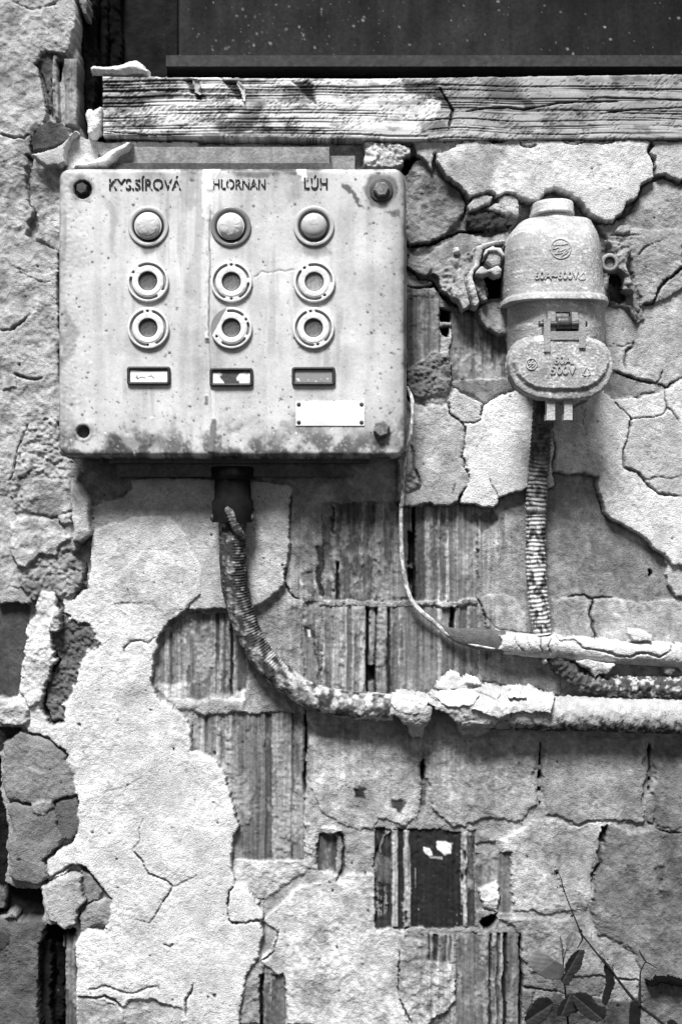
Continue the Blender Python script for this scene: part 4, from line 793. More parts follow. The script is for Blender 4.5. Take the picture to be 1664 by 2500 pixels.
# push buttons
M_CAP = mat('dusty_dark_cap', attr=True, nscale=260, nvar=.35, bscale=300, bump=.5, bdist=.0006, big=60, bigvar=.4, rough=.5, spots=(240, .16, .35), spec=.4)
def button(c, x, y, rot, slots, holes, chip=None, seed=0, inner=.10):
    px_, pz = loc(c, x, y, HB + 5)
    bt = thing('push_button', None, None); bt.parent = box; bt.location = Vector((px_, -hL, pz)) - box.location
    if chip: bt['label'] = 'push button with a broken ring'
    nr, nt = 44, 168; r0, r1 = .0132, .0292
    rr = np.linspace(r0, r1, nr); tt = np.linspace(0, 2 * np.pi, nt, endpoint=False)
    Rg, Tg = np.meshgrid(rr, tt, indexing='ij'); Hh = np.full(Rg.shape, .0062); A = np.full(Rg.shape, .66)
    Hh = Hh - .0012 * np.exp(-(Rg - r0) / .0006) - .0014 * np.exp(-(r1 - Rg) / .0006)
    Xm, Zm = Rg * np.cos(Tg), Rg * np.sin(Tg); nn = fbm(Xm * 1e4 + 50 * seed, Zm * 1e4, 40, 800 + seed, 3)
    Hh += .00018 * nn; A *= 1 - .10 * sm(.1, .6, nn)
    # faint step between inner and outer band
    Hh -= .0007 * (Rg > .0205)
    for (a0, a1) in slots:
        t0, t1 = R(a0), R(a1); mid = (t0 + t1) / 2; half = abs(t1 - t0) / 2
        da = np.abs((Tg - mid + np.pi) % (2 * np.pi) - np.pi); rm = .0240
        dd = np.where(da < half, np.abs(Rg - rm), np.hypot(Xm - rm * np.cos(mid + np.sign(((Tg - mid + np.pi) % (2 * np.pi)) - np.pi) * half), Zm - rm * np.sin(mid + np.sign(((Tg - mid + np.pi) % (2 * np.pi)) - np.pi) * half)))
        m = sm(.0021, .0013, dd); Hh -= .0040 * m; A = A * (1 - m) + .24 * m  # slot floors coloured darker, painting the shade inside them
    for a0 in holes:
        dd = np.hypot(Xm - .0238 * math.cos(R(a0)), Zm - .0238 * math.sin(R(a0))); m = sm(.0021, .0013, dd); Hh -= .0055 * m; A = A * (1 - m) + .02 * m  # holes coloured near black: the dark of their depth is painted
    keep = np.ones(Rg.shape, bool)
    V = np.stack([Xm, -Hh, Zm], -1).reshape(-1, 3)
    idx = np.arange(nr * nt).reshape(nr, nt); nx = np.roll(idx, -1, 1)
    f = np.stack([idx[:-1], nx[:-1], nx[1:], idx[1:]], -1)
    cell = keep[:-1]
    if chip:
        cd = Xm * math.cos(R(chip[0])) + Zm * math.sin(R(chip[0])); edge = chip[1] + .0004 * nn
        m = sm(-.0006, .0006, cd - edge); Hh = Hh * (1 - m) + .0006 * m; A = A * (1 - m) + .20 * m
        V = np.stack([Xm, -Hh, Zm], -1).reshape(-1, 3)
    f = f.reshape(-1, 4)
    # skirts
    b0 = len(V); out = np.stack([r1 * 1.0 * np.cos(tt), np.zeros(nt), r1 * np.sin(tt)], -1); inn = np.stack([r0 * np.cos(tt), np.full(nt, .0), r0 * np.sin(tt)], -1)
    V = np.concatenate([V, out, inn]); A = np.concatenate([A.ravel(), np.full(nt, .4), np.full(nt, .3)])
    io = np.arange(nt) + b0; ii = io + nt; last = idx[-1]; first = idx[0]
    f2 = np.stack([last, np.roll(last, -1), np.roll(io, -1), io], -1); f3 = np.stack([ii, np.roll(ii, -1), np.roll(first, -1), first], -1)
    mesh_obj('ring', V, np.concatenate([f, f2, f3]), M_WHITE, bt, alb=A)
    # recessed dished button in the middle
    prof = [(.0136, .0056), (.0131, .0042), (.0122, .0030), (.0100, .0022), (.0075, .0018), (.005, .0016), (.0025, .0015), (.0003, .0015)]
    lathe('button_cap', prof, (0, 0, 0), M_CAP, bt, 48, [.03, .04, inner * .6, inner * .9, inner, inner, inner, inner])
button(10, 176, 598, 0, [(-25, 118), (170, 300)], [148, -28], seed=1, inner=.08)
button(10, 768, 602, 0, [(15, 72), (108, 245), (300, 352)], [90, 270], seed=2, inner=.12)
button(10, 1356, 602, 0, [(0, 105), (145, 290)], [125, 308], seed=3, inner=.22)
button(10, 178, 930, 0, [(-60, 72), (110, 260)], [92, 268], seed=4, inner=.07)
button(10, 768, 930, 0, [(50, 100), (-20, 14), (240, 320)], [30, 210], chip=(152, .0188), seed=5, inner=.08)
button(10, 1350, 930, 0, [(-45, 80), (118, 268)], [100, 285], seed=6, inner=.10)
# name windows
def nameplate(c, x, y, kind):
    px_, pz = loc(c, x, y, HB + 4); nw = thing('name_window', None, None); nw.parent = box; nw.location = Vector((px_, -hL, pz)) - box.location
    w_, h_ = .0305, .0130; bm = bmesh.new()
    def rr(hx, hz, r, y_, n=6):
        vs = []
        for sx, sz, a0 in ((1, 1, 0), (-1, 1, 90), (-1, -1, 180), (1, -1, 270)):
            for k in range(n + 1):
                t = R(a0 + 90 * k / n); vs.append(bm.verts.new((sx * (hx - r) + r * math.cos(t), y_, sz * (hz - r) + r * math.sin(t))))
        return vs
    rings = [rr(w_, h_, .004, .0005), rr(w_, h_, .004, -.004), rr(w_ - .0014, h_ - .0014, .0034, -.0056), rr(w_ - .0034, h_ - .0034, .0022, -.0052), rr(w_ - .0048, h_ - .0048, .0012, -.0018)]
    for a, b in zip(rings, rings[1:]):
        n = len(a)
        for k in range(n): bm.faces.new((a[k], a[(k + 1) % n], b[(k + 1) % n], b[k]))
    bm_obj('frame', bm, M_RUBBER, nw, smooth=True)
    Fk = Field(np.arange(-27.5, 27.6, .55) * 1.6, np.arange(-9.2, 9.3, .55) * 1.6, 60 + kind)
    xx, yy = Fk.X, Fk.Y
    if kind == 0:
        Fk.A[:] = .74; Fk.H = 2.6 + .25 * Fk.n25; 
        top = sm(0, 2, -(yy + 9 + .004 * xx * xx * .4 - .12 * xx * .3)); Fk.A *= 1 - .9 * top
        for cr in ([(-30, 4), (-24, 6), (-18, 3), (-8, 5)], [(0, 2), (6, 0), (12, 6)], [(-28, 0), (-26, 8)]): 
            d, _ = seg_dist(xx, yy, cr); Fk.A *= 1 - .9 * sm(1.6, .5, d)
    elif kind == 1:
        Fk.H = 2.2 + .5 * Fk.n12; m = sm(-.1, .12, np.abs(xx) / 30 - .55 + .5 * Fk.n12); Fk.A = .06 + .66 * m * sm(-14, -5, yy + 3 * Fk.n12)
    else:
        Fk.H = 2.0 + .1 * Fk.n12; Fk.A[:] = .24; Fk.A += .4 * sm(.5, .6, Fk.n6) * sm(3, 6, yy)
    V = np.stack([Fk.X.ravel() * .0006, -Fk.H.ravel() / 1000, -Fk.Y.ravel() * .0006], -1); ny, nx_ = Fk.X.shape
    idx = np.arange(ny * nx_).reshape(ny, nx_); q = np.stack([idx[:-1, :-1], idx[1:, :-1], idx[1:, 1:], idx[:-1, 1:]], -1).reshape(-1, 4)
    cardo = mesh_obj('name_card', V, q, M_WHITE, nw, alb=np.clip(Fk.A, .02, .8))
    if kind == 1: cardo['label'] = 'torn and blackened name card'
    if kind == 0: cardo['label'] = 'white wrinkled name card'
nameplate(10, 182, 1269, 0); nameplate(10, 768, 1279, 1); nameplate(10, 1350, 1272, 2)
# white data plate with rivets
pa = W(0, 722, 979, HB + .8); pb = W(0, 889, 1039, HB + .8)
bm = bmesh.new(); bm_box(bm, pa.x, pb.x, -hL - .0011, -hL + .0005, pb.z, pa.z); dp = bm_obj('data_plate', bm, M_PLATE, None, bevel=.0004)
kids.append(dp); adopt(box, *kids)
for x_, y_ in ((729, 987), (729, 1031), (882, 987), (882, 1031)):
    v = W(0, x_, y_, HB + 1); r_ = lathe('rivet', [(.0030, 0), (.0028, .0009), (.0016, .0016), (.0002, .0018)], (v.x, -hL - .0008, v.z), M_DARKSTEEL, None, 14); adopt(box, r_); r_.location = (0, 0, 0)
    r_.data.transform(Matrix.Translation(Vector((0, 0, 0)))); 
# lettering
for s_, c, x0, y0, x1, y1 in (('KYS.SÍROVÁ', 1, 497, 800, 826, 866), ('HLORNAN', 1, 970, 815, 1210, 862), ('ĽÚH', 1, 1385, 797, 1492, 862)):
    A0 = W(c, x0, y0, HB + .4); A1 = W(c, x1, y1, HB + .4)
    t_ = text_obj('lettering', s_, (A0.x + A1.x) / 2, (A0.z + A1.z) / 2, A0.z - A1.z, A1.x - A0.x, .0008, M_INK, None, y=-hL - .0004); adopt(box, t_)

# ------------------------------------------------------------------ BEAM
beam = thing('wooden_beam', 'weathered grey wooden beam with deep grain and dark splits below the window', 'beam', (wx(250), 0, wz(260)))
HBM = 35
tl, tr, br, bl = P(0, [(249, 184), (1760, 177), (1760, 337), (249, 330)], HBM)
Bm = Field(np.arange(tl[0] - 4, tr[0], 1.8), np.arange(min(tl[1], tr[1]) - 6, br[1] + 8, 1.5), 70)
X, Y = Bm.X, Bm.Y
ytop = np.interp(X, [tl[0], P(0, [(900, 188)], HBM)[0][0], tr[0]], [tl[1], P(0, [(0, 189)], HBM)[0][1], tr[1]])
ybot = np.interp(X, [tl[0], P(0, [(350, 333)], HBM)[0][0], P(0, [(1000, 340)], HBM)[0][0], tr[0]], [bl[1], P(0, [(0, 332)], HBM)[0][1], P(0, [(0, 341)], HBM)[0][1], br[1]])
sdb = np.maximum(np.maximum(ytop - Y, Y - ybot), tl[0] - X) + .8 * Bm.n12
flow = Y + 8 * fbm(X, Y * 1.2, 330, 601, 2) + 1.6 * fbm(X, Y, 110, 602, 1)
brk = P(0, [(1075, 300)], HBM)[0][0] + 30 * np.abs((Y - 265) / 75) * -1 + 4 * Bm.n12
right = sm(-6, 6, X - brk)
flow = flow + right * (.06 * (X - brk)) * sm(150, 0, X - brk) * sm(0, 1, (Y - 260) / 40)
def grain(per, seed): 
    return fbm(X * .012, flow, per, seed, 3)
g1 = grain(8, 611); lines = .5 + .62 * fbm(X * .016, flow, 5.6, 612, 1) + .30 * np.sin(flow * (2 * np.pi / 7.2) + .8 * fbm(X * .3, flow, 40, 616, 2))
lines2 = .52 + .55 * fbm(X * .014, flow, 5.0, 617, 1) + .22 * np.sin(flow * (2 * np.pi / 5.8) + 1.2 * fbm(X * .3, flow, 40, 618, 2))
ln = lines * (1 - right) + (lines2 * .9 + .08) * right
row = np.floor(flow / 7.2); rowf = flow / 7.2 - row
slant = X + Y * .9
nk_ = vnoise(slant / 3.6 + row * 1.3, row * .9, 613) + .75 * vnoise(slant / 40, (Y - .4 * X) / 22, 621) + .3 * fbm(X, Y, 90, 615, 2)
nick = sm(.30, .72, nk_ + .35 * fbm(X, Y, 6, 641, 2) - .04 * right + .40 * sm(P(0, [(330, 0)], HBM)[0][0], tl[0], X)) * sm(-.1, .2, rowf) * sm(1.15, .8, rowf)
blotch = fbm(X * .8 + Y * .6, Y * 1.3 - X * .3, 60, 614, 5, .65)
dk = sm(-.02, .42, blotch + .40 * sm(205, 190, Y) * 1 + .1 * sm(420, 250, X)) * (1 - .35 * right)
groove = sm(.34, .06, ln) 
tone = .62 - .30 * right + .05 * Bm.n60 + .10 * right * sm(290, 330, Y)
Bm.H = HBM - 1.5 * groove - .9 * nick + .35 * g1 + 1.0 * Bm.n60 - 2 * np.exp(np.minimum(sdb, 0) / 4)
Bm.A = tone * (1 - .62 * groove) * (1 - (.74 - .22 * right) * nick * (.55 + .45 * sm(-.2, .3, blotch))) * (1 - .86 * dk * (.35 + .65 * (1 - ln))) * (1 + .12 * g1)  # grooves and nicks darkened: dirt plus their shade painted into the colour
def bl_(pts, k, dh=0, soft=4): Bm.blot([P(c, [(x, y)], HBM)[0] for c, x, y in pts], k, soft=soft, dh=dh, warp=1)
bl_([(1, 835, 365), (1, 870, 360), (1, 905, 400), (1, 935, 440), (1, 900, 450), (1, 870, 420)], .12, -4)
bl_([(1, 1000, 360), (1, 1080, 375), (1, 1110, 400), (1, 1112, 455), (1, 1090, 450), (1, 1060, 410)], .12, -4)
bl_([(1, 1340, 370), (1, 1400, 365), (1, 1430, 400), (1, 1435, 470), (1, 1400, 440), (1, 1370, 410)], .15, -3)
bl_([(1, 985, 580), (1, 1100, 520), (1, 1180, 470), (1, 1215, 480), (1, 1150, 580), (1, 1080, 615), (1, 1000, 610)], .28, -1.5, 8)
bl_([(1, 520, 470), (1, 640, 440), (1, 760, 400), (1, 780, 440), (1, 620, 480)], .45, -.6, 8)
bl_([(2, 300, 360), (2, 440, 360), (2, 470, 400), (2, 500, 460), (2, 530, 500), (2, 480, 480), (2, 440, 440), (2, 320, 430)], .26, -2, 7)
bl_([(2, 380, 560), (2, 500, 540), (2, 510, 600), (2, 380, 610)], .35, -1, 7)
bl_([(2, 640, 350), (2, 820, 360), (2, 860, 470), (2, 700, 450)], .38, -.8, 12)
bl_([(2, 845, 450), (2, 880, 445), (2, 910, 470), (2, 880, 490), (2, 850, 485)], .4, 1.0, 3); bl_([(2, 1070, 490), (2, 1100, 490), (2, 1110, 515), (2, 1080, 520)], .45, 1.2, 3)
for cr, w_, d_ in (([(2, 470, 395), (2, 500, 450), (2, 528, 495), (2, 512, 590)], 3, 6), ([(2, 590, 503), (2, 690, 488), (2, 780, 486), (2, 850, 494), (2, 930, 480), (2, 1000, 466), (2, 1080, 460), (2, 1280, 461)], 1.5, 7),
                   ([(2, 1230, 507), (2, 1320, 500), (2, 1400, 492), (2, 1700, 482)], 1.6, 7), ([(1, 300 + 170, 595), (1, 600, 605), (1, 780, 615)], 1.5, 5), ([(2, 1150, 440), (2, 1400, 445), (2, 1568, 455)], .8, 3)):
    Bm.crack([P(c, [(x, y)], HBM)[0] for c, x, y in cr], w_, d_, .8, warp=.25)
mb = sm(1.5, -1.5, sdb); Bm.H = (HBM - 60) * (1 - mb) + Bm.H * mb; Bm.A *= 1 - .5 * sm(.05, .45, fbm(X * .5, Y * 1.6, 26, 643, 5, .68)) * sm(-.2, .3, -Bm.n60 + .1); Bm.A = np.clip(Bm.A, .012, .72)
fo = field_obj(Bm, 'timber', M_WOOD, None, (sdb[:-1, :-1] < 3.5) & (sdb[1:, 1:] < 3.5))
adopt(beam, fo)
# wooden packing wedges pushed into the top splits
wv = crust('splinter', 1, [(880, 365), (905, 375), (915, 420), (935, 425), (915, 440), (895, 420)], M_WOOD, h=HBM + 1, alb=.35, base=40, rnd=1); adopt(beam, wv)
wv = crust('splinter', 1, [(1090, 375), (1112, 400), (1115, 440), (1108, 455), (1100, 410)], M_WOOD, h=HBM + 1, alb=.5, base=40, rnd=1); adopt(beam, wv)

# ------------------------------------------------------------------ WINDOW
win = thing('window', 'dark window with dusty speckled glass above the wooden beam', 'window', (wx(900), .08, wz(100)))
def wpx(c, x0, y0, x1, y1, h0, h1, name, m_, bevel=.001):
    o = box_px(name, c, x0, y0, x1, y1, h0, h1, m_, None, bevel=bevel); adopt(win, o); return o
wpx(0, 428, -520, 2500, 152, -84, -78, 'pane', M_GLASS, 0)
(gx0, gy0), (gx1, gy1) = P(0, [(430, -260), (1900, 150)], -77)
Gp = Field(np.arange(gx0, gx1, 2.6), np.arange(gy0, gy1, 2.6), 500); Gp.H[:] = -77 + .15 * Gp.n60
stv = fbm(Gp.X * 2.2, Gp.Y * .22, 60, 505, 4, .6); Gp.A = .016 * (1 + .45 * stv + .35 * Gp.n60 + .3 * sm(-60, 150, Gp.Y)) * (1 - .45 * sm(1150, 1500, Gp.X))
Gp.A += .03 * sm(120, 152, Gp.Y + 14 * Gp.n12) * sm(-.2, .4, Gp.n60)
Gp.specks(1500, .7, 3.4, .13, 0, lambda x, y: .25 + .75 * (x < 1000) * (vnoise(np.array([x / 60]), np.array([y / 40]), 9)[0] > -.2), 51)
pn = field_obj(Gp, 'pane_face', M_PANE, None); adopt(win, pn)
wpx(0, 405, 134, 2500, 161, -84, -36, 'bottom_rail', M_RAIL, .002)
wpx(0, 404, -520, 432, 140, -84, -70, 'frame_edge', M_BLACKW, .002)
wpx(0, 292, -520, 408, 200, -110, -92, 'frame', M_BLACKW, .001)
def rough_board(c, x0, y0, x1, y1, h, seed, al, name='frame_board'):
    o = crust(name, c, [(x0, y0), (x1, y0), (x1 - 6, (y0 + y1) / 2), (x1, y1), (x0, y1)], M_WALL, h=h, alb=al, tex='rough', base=-110, seed=seed, step=3.2, amp=1.4, edge=2); adopt(win, o); return o
rough_board(13, 545, -700, 690, 1060, -30, 81, .035); rough_board(13, 715, -700, 790, 1100, -62, 82, .045); rough_board(13, 800, -700, 920, 1100, -74, 83, .022)
o = crust('render_patch', 13, [(545, -60), (620, -60), (625, 60), (610, 125), (580, 110), (555, 50)], M_WALL, h=14, alb=.34, tex='thin', base=-40, seed=84, parent=wall)

# ------------------------------------------------------------------ loose mortar pieces, flakes by the beam
def solo(o, name, label, cat, group=None):
    o.name = name; tag(o, label, cat, group)
    V = np.array([v.co[:] for v in o.data.vertices]); c0 = Vector(((V[:, 0].min() + V[:, 0].max()) / 2, V[:, 1].max(), V[:, 2].min()))
    o.data.transform(Matrix.Translation(-c0)); o.location = c0; return o
solo(crust('c', 13, [(635, 560), (665, 545), (720, 555), (780, 560), (900, 545), (980, 515), (1040, 503), (1085, 540), (1110, 575), (1145, 595), (1135, 630), (1050, 630), (960, 635), (860, 640), (760, 620), (690, 605), (650, 610)], M_WALL, h=44, alb=.62, tex='thin', base=20, rnd=12, rw=11, seed=91, warp=.4),
     'mortar_piece', 'long pale lump of mortar lying on the left end of the wooden beam', 'mortar lump')
solo(crust('c', 13, [(600, 1000), (610, 940), (650, 935), (660, 955), (690, 930), (740, 915), (748, 1040), (730, 1120), (680, 1165), (640, 1180), (612, 1160), (615, 1060)], M_WALL, h=42, alb=.60, tex='rough', base=15, rnd=7, rw=8, seed=92, warp=.4),
     'mortar_piece', 'pale mortar fragment wedged against the left end of the beam', 'mortar lump')
o = crust('render_flake', 13, [(115, 1335), (200, 1315), (330, 1275), (420, 1210), (480, 1150), (500, 1115), (520, 1140), (470, 1180), (420, 1290), (415, 1380), (420, 1400), (370, 1450), (330, 1430), (260, 1440), (200, 1400), (150, 1350)], M_WALL, h=40, alb=.50, tex='fine', base=20, rnd=3, seed=93, warp=.25, parent=wall)
o = crust('render_flake', 13, [(450, 1440), (620, 1400), (740, 1360), (830, 1290), (960, 1215), (1010, 1230), (960, 1280), (890, 1330), (860, 1385), (780, 1440), (620, 1445)], M_WALL, h=62, alb=.68, tex='thin', base=20, rnd=5, seed=94, warp=.4, parent=wall)

# ------------------------------------------------------------------ POWER SOCKET
soc = thing('power_socket', 'round shouldered cast metal power socket with hinged oval flap, crusted with dirt', 'power socket', W(9, 890, 900, 0))
DS = 118.0   # front of shell, mm
def k_at(h): return S * (D - h / 1000) / D
def shell(name, prof, front_mm, n_exp, step_z=.0028, seed=0, alb=.42, seg=80, pits=.5, back=.0, cap_bottom=True):
    """prof: (y photo px in crop 9, half width px, centre px, front h mm): lofted D-shaped body against the wall"""
    ys_ = [p[0] for p in prof]; zs = []; 
    V = []; A = []; nz_ = max(8, int(abs(ys_[-1] - ys_[0]) / 3.267 / 1.7)); rows = 0
    tt = np.linspace(-math.pi / 2, math.pi / 2, seg)
    # spacing denser at the ends
    for yy in np.interp(np.linspace(0, 1, nz_), [0, 1], [ys_[0], ys_[-1]]):
        hwp = np.interp(yy, ys_, [p[1] for p in prof]); cp = np.interp(yy, ys_, [p[2] for p in prof]); fr = np.interp(yy, ys_, [p[3] for p in prof])
        k = k_at(fr * .35); hw_ = hwp / 3.267 * k; cx_ = (1080 + cp / 3.267 - 832) * k; z_ = (1250 - 460 - yy / 3.267) * k_at(fr * .9)
        e = 2 / n_exp
        for t in tt:
            cxx = np.sign(math.sin(t)) * abs(math.sin(t)) ** e; cyy = abs(math.cos(t)) ** e
            V.append((cx_ + hw_ * cxx, -(fr / 1000) * cyy * 1.0 + (1 - cyy) * 0 - back, z_))
        rows += 1
    V = np.array(V).reshape(rows, seg, 3)
    nrm = np.stack([V[..., 0] - V[:, [seg // 2], 0], V[..., 1] * .7, 0 * V[..., 2]], -1); nrm /= np.linalg.norm(nrm, axis=-1)[..., None] + 1e-9
    arc = V[..., 0] / S + V[..., 1] / S * .7
    nzv = fbm(arc, V[..., 2] / S, 9, 900 + seed, 3); nb = fbm(arc, V[..., 2] / S, 40, 920 + seed, 3); lum = sm(.42, .7, fbm(arc, V[..., 2] / S, 6, 940 + seed, 2))
    V = V + nrm * (.00035 * nzv + .0006 * lum * pits)[..., None]
    A = alb * (1 + .16 * nb + .10 * nzv) + .18 * lum
    idx = np.arange(rows * seg).reshape(rows, seg)
    f = np.stack([idx[:-1, :-1], idx[1:, :-1], idx[1:, 1:], idx[:-1, 1:]], -1).reshape(-1, 4).tolist()
    f.append([int(i) for i in idx[0]]); f.append([int(i) for i in idx[-1]][::-1])
    o = mesh_obj(name, V.reshape(-1, 3), f, M_CAST, None, alb=np.clip(A.ravel(), .03, .75)); return o, V
prof_u = [(226, 262, 905, 58), (232, 285, 898, 72), (250, 300, 890, 82), (300, 340, 880, 96), (345, 362, 876, 104), (400, 378, 873, 110), (460, 388, 872, 114), (560, 392, 874, 116), (700, 396, 880, 117), (780, 402, 884, 118), (835, 404, 890, 119), (845, 418, 890, 123), (876, 424, 890, 125), (888, 424, 890, 125)]
up, VU = shell('upper_shell', prof_u, 118, 3.4, seed=1, alb=.44)
prof_l = [(870, 392, 910, 110), (900, 392, 910, 112), (1100, 390, 910, 110), (1300, 372, 912, 104), (1420, 340, 915, 96), (1500, 300, 930, 86)]
lo_, VL = shell('lower_body', prof_l, 112, 2.8, seed=2, alb=.50)
nk, _ = shell('neck', [(170, 158, 885, 62), (200, 160, 885, 66), (245, 175, 885, 74)], 66, 2.4, seed=3, alb=.5)
cpn, _ = shell('gland_cap', [(84, 160, 878, 60), (90, 166, 878, 66), (150, 172, 878, 72), (178, 174, 878, 74), (186, 168, 878, 70)], 70, 2.6, seed=4, alb=.58)
def surf_of(Vg):
    mid = Vg
    def fn(x, z):
        zr = mid[:, 0, 2]; i = int(np.argmin(np.abs(zr - z))); row = mid[i]; 
        return float(np.interp(x, row[:, 0], row[:, 1])) if row[0, 0] < row[-1, 0] else float(np.interp(x, row[::-1, 0], row[::-1, 1]))
    return fn
su = surf_of(VU)
sp = [up, lo_, nk, cpn]
def s_text(s_, x0, y0, x1, y1, h, surf, dep=.0022, name='raised_lettering'):
    a_, c_ = W(9, x0, y0, h), W(9, x1, y1, h)
    o = text_obj(name, s_, (a_.x + c_.x) / 2, (a_.z + c_.z) / 2, a_.z - c_.z, c_.x - a_.x, dep, M_CAST, None, surf=surf); return o
def s_wire(name, pts, h, surf, r=.0009, closed=False):
    P3 = []
    for x, y in pts:
        v = W(9, x, y, h); P3.append((v.x, surf(v.x, v.z) - r * .3, v.z))
    return tube(name, P3, [r] * len(P3), M_CAST, None, seg=6, sub=3, afun=lambda s, t: .46 + 0 * s)
def ring_pts(cx, cy, r, n=22): return [(cx + r * math.cos(2 * math.pi * i / n), cy + r * math.sin(2 * math.pi * i / n)) for i in range(n + 1)]
sp.append(s_text('60A~600V', 735, 655, 1085, 722, 118, su)); sp.append(s_wire('raised_lettering', [(1130, 660), (1085, 718), (1140, 718), (1130, 660)], 118, su, .0008))
sp.append(s_wire('emblem', ring_pts(942, 478, 80), 116, su, .0011))
for pts in ([(905, 430), (880, 480), (930, 470), (900, 530)], [(960, 415), (925, 500), (985, 480), (945, 550)], [(880, 450), (1000, 440)], [(890, 520), (960, 510), (1010, 470)], [(985, 470), (1000, 500), (960, 530)]):
    sp.append(s_wire('emblem', pts, 116, su, .0010))
# flap
HF = 133.0
fa = [(525, 1400), (530, 1330), (560, 1260), (610, 1205), (680, 1180), (800, 1160), (900, 1150), (1000, 1150), (1120, 1165), (1230, 1190), (1300, 1230), (1350, 1300), (1370, 1390), (1365, 1470), (1330, 1550), (1270, 1620), (1180, 1665), (1050, 1685), (900, 1685), (760, 1670), (660, 1630), (580, 1570), (540, 1490)]
q = P(9, fa, HF); qa = np.array(q)
Ff = Field(np.arange(qa[:, 0].min() - 8, qa[:, 0].max() + 8, 1.7), np.arange(qa[:, 1].min() - 8, qa[:, 1].max() + 8, 1.7), 120)
sdf = poly_sd(Ff.X, Ff.Y, q); lum = sm(.30, .6, fbm(Ff.X, Ff.Y, 6, 130, 2)); rim = Ff.n25
inn = [(560, 1390), (570, 1320), (610, 1260), (680, 1215), (800, 1195), (1120, 1195), (1240, 1220), (1310, 1290), (1325, 1390), (1300, 1470), (1240, 1540), (1160, 1590), (1040, 1605), (960, 1600), (880, 1605), (740, 1590), (660, 1545), (600, 1480)]
sdi = poly_sd(Ff.X, Ff.Y, P(9, inn, HF))
Ff.H = HF - 4 + 5.0 * sm(5, -5, sdi) + .16 * Ff.n3 + .14 * Ff.n6 + .3 * Ff.n25 + .45 * lum - 3 * np.exp(np.minimum(sdf, 0) / 4)
Ff.A = .42 * (1 + .15 * Ff.n60 + .15 * Ff.n12) + .14 * lum + .08 * sm(500, 1300, 0 * Ff.X)
md = sm(1.6, -1.6, sdf); Ff.H = (HF - 26) * (1 - md) + Ff.H * md
fl = field_obj(Ff, 'flap', M_CAST, None, (sdf[:-1, :-1] < 3.5) & (sdf[1:, 1:] < 3.5)); sp.append(fl)
sfl = lambda x, z: -(HF + 1.2) / 1000
def f_text(s_, x0, y0, x1, y1):
    a_, c_ = W(9, x0, y0, HF + 1), W(9, x1, y1, HF + 1); o = text_obj('raised_lettering', s_, (a_.x + c_.x) / 2, (a_.z + c_.z) / 2, a_.z - c_.z, c_.x - a_.x, .0021, M_CAST, None, surf=lambda x, z: -(HF + 1.0) / 1000); sp.append(o)
f_text('60A.', 885, 1335, 1045, 1400); f_text('500V', 858, 1413, 1062, 1482)
sp.append(s_wire('raised_lettering', [(1150, 1420), (1115, 1485), (1175, 1485), (1150, 1420)], HF + 1, sfl, .0011))
sp.append(s_wire('emblem', ring_pts(708, 1400, 44, 16), HF + 1, sfl, .0011))
for pts in ([(690, 1375), (680, 1400), (705, 1398), (690, 1425)], [(720, 1370), (705, 1400), (735, 1395), (715, 1430)]): sp.append(s_wire('emblem', pts, HF + 1, sfl, .0010))
def sb(name, x0, y0, x1, y1, h0, h1, m_=None, bevel=.0015, alb=.45):
    o = box_px(name, 9, x0, y0, x1, y1, h0, h1, m_ or M_CAST, None, bevel=bevel, alb=alb * .86); sp.append(o); return o
sb('hinge_arm', 808, 1035, 858, 1300, 112, 137, bevel=.003); sb('hinge_arm', 1088, 1040, 1138, 1270, 112, 137, bevel=.003)
sb('bracket', 850, 1138, 1092, 1205, 112, 136, bevel=.002, alb=.42); 
sb('hinge_lug', 840, 980, 900, 1135, 108, 128, bevel=.003); sb('hinge_lug', 1030, 985, 1076, 1115, 108, 128, bevel=.003)
sb('hinge_recess', 896, 984, 1014, 1136, 100, 115.5, M_BLACK, .001); sb('hinge_recess', 858, 1090, 1086, 1138, 100, 116, M_BLACK, .001)
M_PIN = mat('worn_dark_pin', .05, .4, nscale=200, nvar=.5, spec=.5)
pv = [W(9, x, 1080, 130) for x in (765, 830, 1060, 1150)]
sp.append(tube('hinge_pin', [tuple(v) for v in pv], [.0042] * 4, M_PIN, None, seg=14, sub=2))
sp.append(tube('hinge_roller', [tuple(W(9, x, 1072, 128)) for x in (905, 960, 1020)], [.0092] * 3, M_PIN, None, seg=18, sub=2))
bm = bmesh.new(); v0 = W(9, 893, 988, 119); v1 = W(9, 1013, 988, 119); v2 = W(9, 1013, 1055, 119)
sb('spring_plate', 905, 996, 1004, 1040, 115, 119, mat('worn_plate_metal', .22, .5, nscale=200, nvar=.4, spec=.5), .001)
for xx in (832, 970): sb('prong', xx, 1600, xx + 64, 1842, 104, 122, bevel=.0015, alb=.50)
for xx in (832, 970): sb('prong_tip', xx - 3, 1800, xx + 64, 1846, 100, 126, bevel=.002, alb=.58)
sb('mounting_lug', 1260, 560, 1385, 665, 30, 44, bevel=.006, alb=.36)
v = W(9, 1330, 592, 46); sp.append(lathe('lug_eye', [(.0135, 0), (.0135, .006), (.009, .008), (.0065, .004), (.006, -.004)], (v.x, v.y + .003, v.z), M_CAST, None, 28, [.36, .36, .34, .05, .01]))
sb('mounting_lug', 330, 520, 560, 640, 24, 40, bevel=.006, alb=.30)
v = W(9, 410, 560, 52); hb = hexbolt('bolt', v.x, v.z, .040, .0125, .014, None, mat('crusted_bolt', .34, .9, nscale=200, nvar=.4, bump=1, bdist=.002), .3); sp.append(hb)
adopt(soc, *sp)
